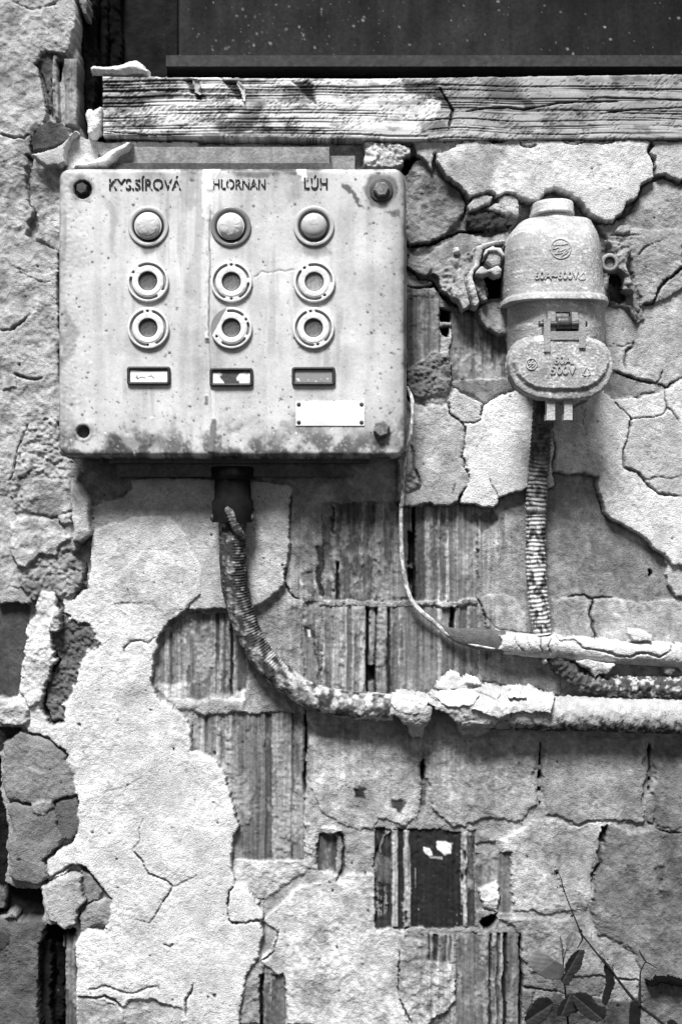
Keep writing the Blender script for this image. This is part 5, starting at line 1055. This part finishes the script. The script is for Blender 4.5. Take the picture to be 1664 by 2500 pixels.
# flaking render hanging beside the socket (parts of the wall)
def fk(c, pts, h, alb, seed, tex='thin', **k): return crust('render_flake', c, pts, M_WALL, h=h, alb=alb, tex=tex, seed=seed, parent=wall, warp=k.pop('warp', .4), **k)
fk(9, [(255, 450), (330, 425), (500, 400), (510, 430), (400, 450), (330, 480), (310, 540), (290, 620), (250, 660), (240, 720), (262, 770), (300, 900), (270, 945), (235, 930), (215, 820), (190, 720), (200, 670), (250, 600)], 52, .50, 201, base=18, rnd=3)
fk(9, [(60, 770), (110, 740), (120, 640), (140, 620), (175, 690), (195, 800), (225, 930), (160, 970), (130, 900), (80, 870)], 44, .50, 202, 'rough', base=18, rnd=3)
fk(9, [(320, 600), (360, 640), (440, 600), (480, 640), (470, 680), (420, 700), (380, 670), (330, 690), (262, 680), (270, 650)], 58, .5, 203, base=30, rnd=3)
fk(9, [(340, 480), (400, 445), (470, 470), (500, 530), (480, 560), (430, 500), (370, 500), (330, 560)], 60, .58, 204, base=36, rnd=3)
fk(9, [(95, 460), (130, 455), (150, 490), (130, 510), (95, 500)], 30, .6, 205, base=10)
fk(9, [(195, 650), (240, 690), (250, 760), (330, 760), (360, 880), (310, 900), (260, 800), (210, 740)], 40, .36, 206, 'crumb', base=18)
fk(9, [(1310, 400), (1500, 440), (1520, 480), (1480, 560), (1470, 640), (1520, 760), (1540, 830), (1490, 830), (1450, 800), (1440, 680), (1400, 640), (1390, 560), (1340, 500)], 34, .36, 207, 'crumb', base=12)
fk(9, [(1460, 930), (1520, 920), (1560, 1000), (1560, 1070), (1530, 1050), (1500, 980)], 22, .30, 208, 'rough', base=8)

# ------------------------------------------------------------------ HOSES, CONDUITS, CABLE
def hose_r(period, amp, n=.10, seed=1):
    def f(s, t): return 1 + amp * np.sin(2 * np.pi * (s + .0006 * np.cos(t)) / period) + n * fbm(s * 3000, t * 8, 7, seed, 2)
    return f
# thick hose below the box
cen = [(1068, -40, 40), (1062, 90, 40), (1058, 200, 38), (1062, 320, 36), (1072, 440, 34), (1098, 550, 33), (1140, 660, 32), (1205, 765, 31), (1290, 850, 30), (1385, 915, 30), (1480, 950, 30), (1568, 968, 30), (1660, 978, 30), (1790, 985, 30)]
pts = [tuple(W(5, x, y, h)) for x, y, h in cen]
def aH(s, t):
    nb = fbm(s * 1500, t * 9 * 4.2, 14, 41, 3); top = sm(.1, .9, np.sin(t) * .5 + .5 * np.cos(t) + nb * .6)
    ramp = sm(.16, .36, s); base_ = .07 + .16 * sm(.0, .5, nb) + (.27 * sm(-.3, .6, nb + .3)) * ramp
    crumbs = sm(.30, .55, fbm(s * 2500, t * 10 * 4.2, 8, 45, 2)); return base_ + .16 * crumbs * top
def rH(s, t):
    ribs = np.where(s < .30, .035 * np.sin(2 * np.pi * s / .0042), 0) * sm(.5, -.3, np.sin(t) * .2 - np.cos(t + .6) * -1 * .9 + 0 * s)
    ribs = .05 * np.sin(2 * np.pi * s / .0042) * sm(.31, .27, s) * sm(-.2, .4, np.cos(t + math.pi))
    return 1 + ribs + .05 * fbm(s * 1200, t * 22, 12, 47, 3) + .05 * sm(.35, .7, fbm(s * 2500, t * 10 * 4.2, 8, 45, 2))
hose = tube('c', pts, [.0185, .0185, .0190, .0195, .0190, .0182, .0180, .0180, .0182, .0180, .0185, .0195, .020, .020], M_HOSE, None, seg=56, sub=10, rfun=rH, afun=aH, step=.0012)
solo(hose, 'cable_hose', 'thick dirty cable hose curving from under the switch box to the right', 'hose')
gl = thing('cable_gland', 'black cable gland hanging under the switch box', 'cable gland', W(5, 1060, 0, 40))
o = lathe('c', [(.0290, 0), (.0290, .030), (.026, .034), (.026, .062), (.031, .066), (.031, .078), (.027, .080), (.012, .080)], (0, 0, 0), M_BLACK, None, 48, rfun=lambda k, t: 1 + .07 * float(fbm(np.array([t * 30.0]), np.array([k * 9.0]), 9, 66, 3)[0])); o.name = 'gland_body'
cgl = W(5, 1060, 140, 40); o.data.transform(Matrix.Rotation(R(90), 4, 'X')); o.data.transform(Matrix.Rotation(R(180), 4, 'X')) 
zs_ = [v.co.z for v in o.data.vertices]; zmid = min(zs_)
o.data.transform(Matrix.Translation(Vector((cgl.x, cgl.y, cgl.z - zmid)))); adopt(gl, o)
o = tube('cord', [tuple(W(5, x, y, h)) for x, y, h in ((1022, 70, 58), (1045, 90, 66), (1060, 130, 66), (1085, 180, 60), (1108, 210, 52))], [.0045, .006, .006, .0065, .005], M_HOSE, None, seg=12, sub=10, rfun=hose_r(.004, .10), afun=lambda s, t: .13 + .18 * sm(0, .5, fbm(s * 2500, t * 8 * 4.2, 8, 61, 2))); adopt(gl, o)
for xx in (975, 1140):
    o = lathe('gland_screw', [(.006, 0), (.006, .004), (.001, .005)], tuple(W(5, xx, 120, 44)), M_DARKSTEEL, None, 10); adopt(gl, o)
# ribbed hose below the socket
cen = [(9, 800, 1640, 66), (9, 805, 1790, 60), (4, 935, 800, 50), (4, 928, 900, 42), (4, 915, 1060, 34), (4, 905, 1190, 30), (6, 905, 60, 27), (6, 906, 180, 25), (6, 905, 300, 25), (6, 910, 420, 26), (6, 920, 530, 27), (6, 937, 650, 27)]
pts = [tuple(W(c, x, y, h)) for c, x, y, h in cen]
def aR(s, t):
    nb = fbm(s * 1400, t * 7 * 4.2, 12, 51, 3); up_ = sm(.02, .30, s)
    return .08 + .10 * sm(-.2, .5, nb) + up_ * (.40 * sm(-.35, .2, nb + .16))
hs = tube('c', pts, [.0150] * 2 + [.0146] * 4 + [.0142] * 5 + [.0125], M_HOSE, None, seg=44, sub=10, rfun=lambda s, t: 1 + .060 * np.sin(2 * np.pi * s / .0062 + .8 * fbm(s * 700, t * 2 * 4.2, 8, 57, 1)) + .045 * fbm(s * 2200, t * 8 * 4.2, 9, 55, 3), afun=aR, step=.0010)
solo(hs, 'ribbed_hose', 'ribbed flaking hose hanging straight down under the power socket', 'hose')
# its lower continuation turning right, dark and crusted
pts = [tuple(W(6, x, y, h)) for x, y, h in ((985, 740, 22), (1040, 800, 22), (1110, 855, 24), (1200, 880, 26), (1320, 888, 28), (1450, 890, 28), (1600, 893, 28), (1760, 896, 28))]
hs = tube('c', pts, [.0130, .0140, .0145, .0150, .0150, .0150, .0150, .0150], M_HOSE, None, seg=48, sub=10, rfun=lambda s, t: 1 + .06 * np.sin(2 * np.pi * s / .0095) * sm(.16, .08, s) + .22 * fbm(s * 2000, t * 8 * 4.2, 11, 65, 3), afun=lambda s, t: .10 + .40 * sm(0, .6, fbm(s * 1600, t * 7 * 4.2, 11, 66, 3) + .45 * np.sin(t) * 0 + .12) * sm(.02, .12, s), step=.0012)
solo(hs, 'crusted_hose', 'dark crusted hose curving to the right between the two horizontal pipes', 'hose')
# upper flat strip / pipe
pts = [tuple(W(6, x, y, h)) for x, y, h in ((450, 598, 16), (500, 632, 18), (560, 655, 22), (640, 668, 25), (760, 685, 28), (900, 700, 30), (1050, 712, 30), (1250, 728, 30), (1450, 740, 30), (1600, 748, 30), (1780, 756, 30))]
def rS(s, t): return 1 + .05 * fbm(s * 2000, t * 6 * 4.2, 11, 71, 3)
st = tube('c', pts, [.0035, .006, .0115, .0155, .0165, .0165, .0165, .0165, .0165, .0165, .0165], M_WALL, None, seg=40, sub=8, rfun=rS, flat=.55, afun=lambda s, t: np.where(s < .105, .22, .52) * (1 + .12 * fbm(s * 1500, t * 5 * 4.2, 12, 73, 2)), step=.0016)
solo(st, 'pipe', 'upper pipe, flat-ended and coated with cracked render, under the ribbed hose', 'pipe')
# lower thick pipe
pts = [tuple(W(6, x, y, h)) for x, y, h in ((640, 1000, 30), (800, 1006, 30), (960, 1008, 30), (1150, 1010, 30), (1350, 1014, 30), (1568, 1020, 30), (1760, 1026, 30))]
def rP(s, t): return 1 + .06 * fbm(s * 1800, t * 9 * 4.2, 12, 81, 3) + .07 * sm(.2, .7, fbm(s * 2200, t * 10 * 4.2, 8, 82, 2)) * sm(.6, -.4, np.sin(t))
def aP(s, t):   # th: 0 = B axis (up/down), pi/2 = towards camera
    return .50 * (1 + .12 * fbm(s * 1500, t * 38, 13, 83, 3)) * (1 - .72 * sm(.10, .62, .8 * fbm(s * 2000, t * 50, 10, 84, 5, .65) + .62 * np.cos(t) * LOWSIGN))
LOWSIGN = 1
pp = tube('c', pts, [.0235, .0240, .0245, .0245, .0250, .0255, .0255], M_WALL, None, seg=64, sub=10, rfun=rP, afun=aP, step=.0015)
solo(pp, 'pipe', 'lowest and thickest horizontal pipe, coated in pale rough render', 'pipe')
# mortar crusts over the pipes
solo(crust('c', 11, [(30, 480), (90, 450), (150, 470), (210, 480), (250, 460), (330, 440), (500, 425), (620, 440), (720, 430), (790, 440), (830, 465), (890, 470), (865, 520), (858, 550), (740, 560), (640, 575), (590, 590), (560, 640), (540, 660), (500, 690), (450, 700), (400, 680), (370, 610), (320, 560), (280, 545), (245, 545), (240, 600), (220, 640), (200, 700), (170, 700), (140, 700), (130, 640), (90, 620), (60, 580), (20, 570)],
     M_WALL, centre=[(-40, 545), (400, 548), (860, 560), (1000, 562)], r=26, hc=34, alb=.50, tex='rough', base=6, rnd=4, seed=301, amp=1.0,
     cracks=(([(120, 560), (150, 530), (200, 500), (250, 540), (270, 590), (330, 600)], 3, 10), ([(590, 500), (640, 470), (730, 455), (760, 470), (740, 500), (690, 515), (600, 510)], 1.6, 5), ([(640, 470), (650, 490), (700, 480), (730, 462)], 1.6, 6), ([(770, 470), (800, 440)], 1.4, 4), ([(220, 480), (260, 500), (290, 500)], 1.6, 5), ([(430, 440), (600, 505)], .6, 1)), blots=(([(240, 545), (330, 560), (370, 620), (360, 640), (250, 610)], .12), ([(100, 455), (135, 465), (110, 485)], .2))),
     'mortar_crust', 'ragged pale mortar crust hanging over the joint of the hose and the thick pipe', 'mortar crust')
lay = [o_ for o_ in C.objects if o_.name == 'mortar_crust'][0]
for pts_, hc_, al_, sd_ in (([(430, 520), (560, 505), (600, 480), (640, 440), (730, 432), (800, 445), (890, 470), (862, 520), (856, 548), (740, 556), (640, 570), (585, 590), (520, 560)], 37.5, .56, 311), ([(20, 480), (90, 452), (170, 478), (230, 500), (200, 540), (150, 560), (90, 550), (40, 530)], 36.5, .56, 312), ([(250, 470), (340, 445), (430, 440), (500, 470), (470, 520), (380, 530), (300, 505)], 37, .58, 313), ([(640, 468), (700, 452), (735, 462), (700, 486), (655, 490)], 42, .56, 314), ([(380, 600), (450, 590), (540, 600), (560, 640), (500, 690), (450, 698), (400, 680)], 35.5, .5, 315)):
    l_ = crust('layer', 11, pts_, M_WALL, centre=[(-40, 545), (400, 548), (860, 560), (1000, 562)], r=26, hc=hc_, alb=al_, tex='rough', base=24, rnd=.6, rw=2, seed=sd_, amp=1.0, warp=1.3); adopt(lay, l_)
solo(crust('c', 11, [(575, 610), (620, 585), (740, 562), (858, 556), (862, 600), (840, 650), (760, 655), (600, 650), (572, 640)], M_WALL, centre=[(500, 565), (900, 568)], r=24, hc=31, alb=.42, tex='thin', base=4, rnd=3, seed=302),
     'cloth_wrap', 'greyer wrapping under the edge of the pale mortar crust on the thick pipe', 'pipe wrapping')
solo(crust('c', 11, [(270, 445), (280, 400), (320, 365), (350, 345), (395, 365), (405, 395), (430, 370), (500, 395), (515, 420), (430, 445)], M_WALL, h=34, alb=.64, tex='thin', base=6, rnd=4, seed=303, warp=.5, blots=(([(405, 420), (430, 400), (480, 400), (500, 415), (430, 440)], .22),)),
     'mortar_flake', 'pale upright flake of mortar standing on the ragged crust of the thick pipe', 'mortar flake')
solo(crust('c', 11, [(595, 150), (640, 145), (800, 155), (880, 145), (960, 165), (1100, 170), (1250, 180), (1400, 190), (1700, 200), (1700, 330), (1560, 345), (1530, 310), (1400, 300), (1250, 290), (1140, 285), (1050, 280), (950, 270), (870, 265), (860, 240), (800, 250), (700, 240), (590, 232), (605, 190)],
     M_WALL, centre=[(560, 190), (860, 205), (1100, 225), (1350, 240), (1700, 262)], r=19, hc=26, alb=.58, tex='thin', base=8, rnd=2.5, seed=304, amp=.8,
     cracks=(([(905, 160), (930, 190), (975, 180), (1010, 195), (1040, 225), (1100, 225), (1180, 245), (1230, 260), (1300, 265), (1330, 245), (1400, 250), (1460, 275), (1510, 240), (1530, 200)], 2.2, 7), ([(825, 165), (820, 220), (840, 260)], 1.6, 5), ([(880, 170), (860, 215), (870, 250)], 1.4, 5), ([(755, 160), (770, 230)], 1.0, 3), ([(680, 155), (690, 200), (740, 240)], .9, 3))),
     'render_crust', 'long cracked render crust coating the upper horizontal pipe', 'render crust')
solo(crust('c', 11, [(1010, 290), (1060, 285), (1200, 295), (1215, 320), (1170, 370), (1130, 375), (1110, 390), (1080, 340), (1040, 330)], M_WALL, h=44, alb=.56, tex='rough', base=20, rnd=2, seed=305),
     'render_flake', 'pale ragged flake hanging between the upper pipe and the crusted hose', 'render flake')
solo(crust('c', 11, [(1285, 150), (1290, 130), (1360, 128), (1410, 160), (1412, 190), (1350, 190), (1305, 185)], M_WALL, h=46, alb=.62, tex='fine', base=30, rnd=1, seed=306),
     'render_flake', 'small pale angular flake standing on top of the upper pipe at right', 'render flake')
solo(crust('c', 11, [(1470, 320), (1510, 310), (1540, 340), (1520, 370), (1470, 365)], M_WALL, h=34, alb=.4, tex='thin', base=8, rnd=4, seed=307),
     'mortar_piece', 'small grey mortar lump stuck below the right end of the upper pipe', 'mortar lump')
solo(crust('c', 11, [(835, 290), (850, 270), (862, 300), (845, 308)], M_WALL, h=34, alb=.6, tex='fine', base=22, rnd=1, seed=308, warp=.1),
     'render_flake', 'tiny pale flake hanging from a thread below the upper pipe', 'render flake')
# dark hollow behind the crusted hose is part of the wall relief (cut above); thin cable
cen = [(4, 322, 640, 30), (4, 345, 700, 62), (4, 345, 800, 62), (4, 332, 880, 60), (4, 312, 960, 48), (4, 304, 1060, 40), (4, 298, 1180, 36), (6, 295, 60, 34), (6, 294, 160, 32), (6, 298, 280, 28), (6, 312, 390, 24), (6, 335, 480, 22), (6, 385, 545, 20), (6, 455, 602, 18), (6, 510, 650, 20), (6, 600, 690, 28), (6, 720, 714, 40)]
pts = [tuple(W(c, x, y, h)) for c, x, y, h in cen]
cb = tube('c', pts, [.0018, .0026, .0028, .0026, .0026, .0027, .0027, .0029, .0031, .0031, .0034, .0036, .0036, .0034, .0026, .0018, .0012], M_HOSE, None, seg=12, sub=12, rfun=lambda s, t: 1 + .15 * fbm(s * 2500, t * 5 * 4.2, 8, 95, 2), afun=lambda s, t: .36 + .30 * sm(-.2, .4, fbm(s * 2000, t * 3 * 4.2, 14, 96, 2)), step=.0015)
solo(cb, 'thin_cable', 'thin loose cable sagging from behind the switch box to the upper pipe', 'cable')

# ------------------------------------------------------------------ PLANTS
def leaf(name, pts, h, alb, parent, curl=3.0, tilt=(0, 0), mid=None, alb2=None, serr=1.2):
    """mesh blade with an uneven outline, thickness and curl; mid = (x0,y0,x1,y1) fold line in crop 12"""
    q = P(12, pts, h); a = np.array(q); cx, cy = a.mean(0); stp = 2.0
    Fk = Field(np.arange(a[:, 0].min() - 5, a[:, 0].max() + 5, stp), np.arange(a[:, 1].min() - 5, a[:, 1].max() + 5, stp), 400 + len(pts) + int(h))
    sd = poly_sd(Fk.X + serr * Fk.n6, Fk.Y + serr * Fk.n6, q)
    Fk.A[:] = alb
    if mid:
        (ax, ay), (bx, by) = P(12, [(mid[0], mid[1]), (mid[2], mid[3])], h); L = math.hypot(bx - ax, by - ay)
        side = ((Fk.X - ax) * (by - ay) - (Fk.Y - ay) * (bx - ax)) / L
        Fk.H = h + .16 * np.abs(side) - .002 * side ** 2 + .4 * Fk.n12
        if alb2: Fk.A = np.where(side > 0, alb2, alb)
        vein = np.exp(-(side / 1.0) ** 2); Fk.A += .05 * vein; Fk.H -= .5 * vein
        along = ((Fk.X - ax) * (bx - ax) + (Fk.Y - ay) * (by - ay)) / L
        v2 = np.abs(np.sin((along + np.abs(side) * .9) / 4.5)); Fk.H += .25 * v2
    else: Fk.H = h + curl * np.cos((Fk.X - cx) / 22) + .4 * Fk.n12
    ny, nx_ = Fk.X.shape; idx = np.arange(ny * nx_).reshape(ny, nx_)
    qd = np.stack([idx[:-1, :-1], idx[1:, :-1], idx[1:, 1:], idx[:-1, 1:]], -1)[(sd[:-1, :-1] < .8) & (sd[1:, 1:] < .8)]
    u, inv = np.unique(qd.ravel(), return_inverse=True); fr = inv.reshape(-1, 4); n = len(u)
    xg = Fk.X.ravel()[u]; yg = Fk.Y.ravel()[u]; s_ = sd.ravel()[u]
    V1 = np.stack([(xg - 832) * S, -Fk.H.ravel()[u] / 1000, (1250 - yg) * S], -1); V2 = V1 + np.array([0, .0005, 0])
    e = {}
    for f_ in fr:
        for k in range(4): e[(int(f_[k]), int(f_[(k + 1) % 4]))] = 1
    side_f = [[b, a, a + n, b + n] for (a, b) in e if (b, a) not in e]
    fs = np.concatenate([fr, fr[:, ::-1] + n, np.array(side_f)])
    o = mesh_obj(name, np.concatenate([V1, V2]), fs, M_LEAF, None, alb=np.tile(np.clip(Fk.A.ravel()[u], .005, .6), 2)); adopt(parent, o); return o
def stem(pl, pts, r, h, name='stem'):
    o = tube(name, [tuple(W(12, x, y, hh)) for x, y, hh in [(p[0], p[1], p[2] if len(p) > 2 else h) for p in pts]], r, M_STEM, None, seg=8, sub=6); adopt(pl, o); return o
sprig = thing('leafy_sprig', 'small leafy plant with one pale folded leaf and dark rounded leaves at the wall foot', 'plant', W(12, 540, 1600, 40))
leaf('leaf', [(250, 880), (300, 895), (350, 925), (410, 975), (495, 1025), (512, 1080), (470, 1150), (400, 1155), (330, 1135), (270, 1105), (220, 1060), (185, 1010), (185, 960), (210, 900)], 62, .050, sprig, mid=(270, 1095, 420, 975), alb2=.15)['label'] = 'pale two-toned folded leaf'
leaf('leaf', [(620, 880), (690, 885), (690, 920), (665, 990), (650, 1060), (600, 1110), (545, 1205), (510, 1200), (470, 1150), (510, 1080), (510, 1010), (560, 930)], 74, .010, sprig, mid=(650, 890, 490, 1170))
leaf('leaf', [(600, 700), (607, 780), (590, 840), (550, 880), (528, 900), (520, 830), (525, 770), (545, 730)], 48, .13, sprig, mid=(595, 710, 535, 890))['label'] = 'small pale upright leaf'
leaf('leaf', [(458, 745), (480, 790), (494, 850), (500, 905), (490, 925), (475, 870), (462, 800)], 50, .07, sprig, serr=.3)
leaf('leaf', [(340, 1300), (380, 1330), (405, 1370), (390, 1420), (370, 1470), (330, 1520), (290, 1553), (180, 1560), (140, 1510), (170, 1430), (230, 1340), (290, 1305)], 66, .012, sprig, mid=(400, 1375, 180, 1520))
leaf('leaf', [(560, 1275), (640, 1262), (650, 1330), (660, 1400), (630, 1440), (600, 1440), (540, 1490), (440, 1480), (430, 1430), (480, 1350), (520, 1300)], 70, .010, sprig, mid=(560, 1290, 480, 1480))
leaf('leaf', [(640, 1262), (700, 1265), (750, 1310), (800, 1380), (870, 1390), (888, 1450), (860, 1520), (800, 1540), (740, 1515), (680, 1470), (620, 1420), (580, 1340), (590, 1280)], 76, .013, sprig, mid=(580, 1290, 830, 1500))
stem(sprig, [(485, 880, 50), (494, 960, 52), (495, 1040, 54), (490, 1110, 58), (510, 1220, 60), (520, 1320, 60), (530, 1450, 58), (545, 1620, 50)], [.0006, .0009, .0011, .0012, .0013, .0015, .0016, .0017], 55)
stem(sprig, [(525, 880), (510, 930), (498, 1000)], [.0004, .0006, .0006], 50); stem(sprig, [(400, 1378, 66), (450, 1390, 64), (520, 1420, 60)], [.0006, .0007, .0008], 62)
stalk = thing('seed_stalk', 'long dark dry stalk with a small seed head, leaning across the lower right wall', 'dry plant', W(12, 1400, 1560, 30))
stem(stalk, [(450, 190, 66), (475, 240, 66), (500, 340, 64), (560, 500, 60), (610, 620, 58), (660, 740, 56), (730, 830, 54), (800, 920, 52), (880, 1010, 50), (1000, 1170, 46), (1110, 1310, 42), (1200, 1400, 38), (1300, 1480, 34), (1430, 1580, 30)], [.0005, .0006, .0007, .0008, .0009, .0014, .0012, .0013, .0022, .0017, .0022, .0018, .0018, .0018], 50)
stem(stalk, [(655, 735), (668, 790), (645, 835), (620, 875)], [.0012, .0013, .0010, .0006], 58)
stem(stalk, [(1185, 1400), (1190, 1250), (1192, 1100), (1215, 1040), (1245, 1000), (1340, 1052)], [.0026, .0016, .0011, .0010, .0009, .0006], 42)
stem(stalk, [(1245, 1000), (1205, 940), (1180, 890)], [.0012, .0012, .0005], 42)
rs = random.Random(4)
bmS = bmesh.new()
for cx, cy, n, spd in ((430, 180, 26, 34), (478, 320, 9, 22), (440, 318, 2, 6), (575, 585, 7, 16), (500, 350, 4, 14), (650, 720, 6, 14), (860, 980, 10, 26), (930, 1040, 8, 26)):
    for i in range(n):
        v = W(12, cx + rs.gauss(0, spd * .5), cy + rs.gauss(0, spd * .5), 64 + rs.uniform(-4, 4) if cy < 500 else 56)
        bmesh.ops.create_icosphere(bmS, subdivisions=1, radius=rs.uniform(.0006, .0014), matrix=Matrix.Translation(v) @ Matrix.Rotation(rs.uniform(0, 3), 4, 'X') @ Matrix.Diagonal((1, 1, rs.uniform(1, 1.9), 1)))
o = bm_obj('seed_head', bmS, M_STEM, None); o['kind'] = 'stuff'; adopt(stalk, o)
leaf('leaf', [(890, 1010), (925, 1050), (945, 1100), (962, 1180), (945, 1240), (920, 1290), (905, 1350), (880, 1390), (845, 1350), (840, 1310), (860, 1250), (880, 1180), (875, 1100), (858, 1060), (865, 1000)], 46, .006, stalk, curl=3)
leaf('leaf', [(1100, 1350), (1150, 1330), (1195, 1380), (1195, 1450), (1185, 1560), (1090, 1560), (1085, 1450)], 40, .006, stalk, curl=3)
leaf('leaf', [(1430, 1530), (1460, 1505), (1500, 1520), (1530, 1560), (1520, 1600), (1420, 1600)], 40, .006, stalk, curl=3)
crev = crust('c', 12, [(1262, 1190), (1280, 1205), (1300, 1198), (1340, 1180), (1345, 1160), (1390, 1165), (1430, 1155), (1480, 1160), (1540, 1180), (1700, 1220), (1700, 1260), (1540, 1230), (1500, 1215), (1490, 1232), (1440, 1210), (1380, 1205), (1340, 1220), (1300, 1235), (1275, 1225)], M_WALL, h=30, alb=.012, tex='rough', base=12, rnd=3, seed=411, warp=.3)  # raised black patch standing in for the shade of a wall crevice
solo(crev, 'crevice_shade', 'raised black patch painting the shade of a wall crevice at the lower right', 'painted crevice')

for o_ in C.objects:
    if o_.parent is None and o_.get('category') and not o_.get('kind'): o_['kind'] = 'thing'
    if o_.get('category') == 'render flake': o_['group'] = 'loose render flakes around the upper pipe'
    if o_.get('category') == 'pipe': o_['group'] = 'horizontal pipes along the wall'
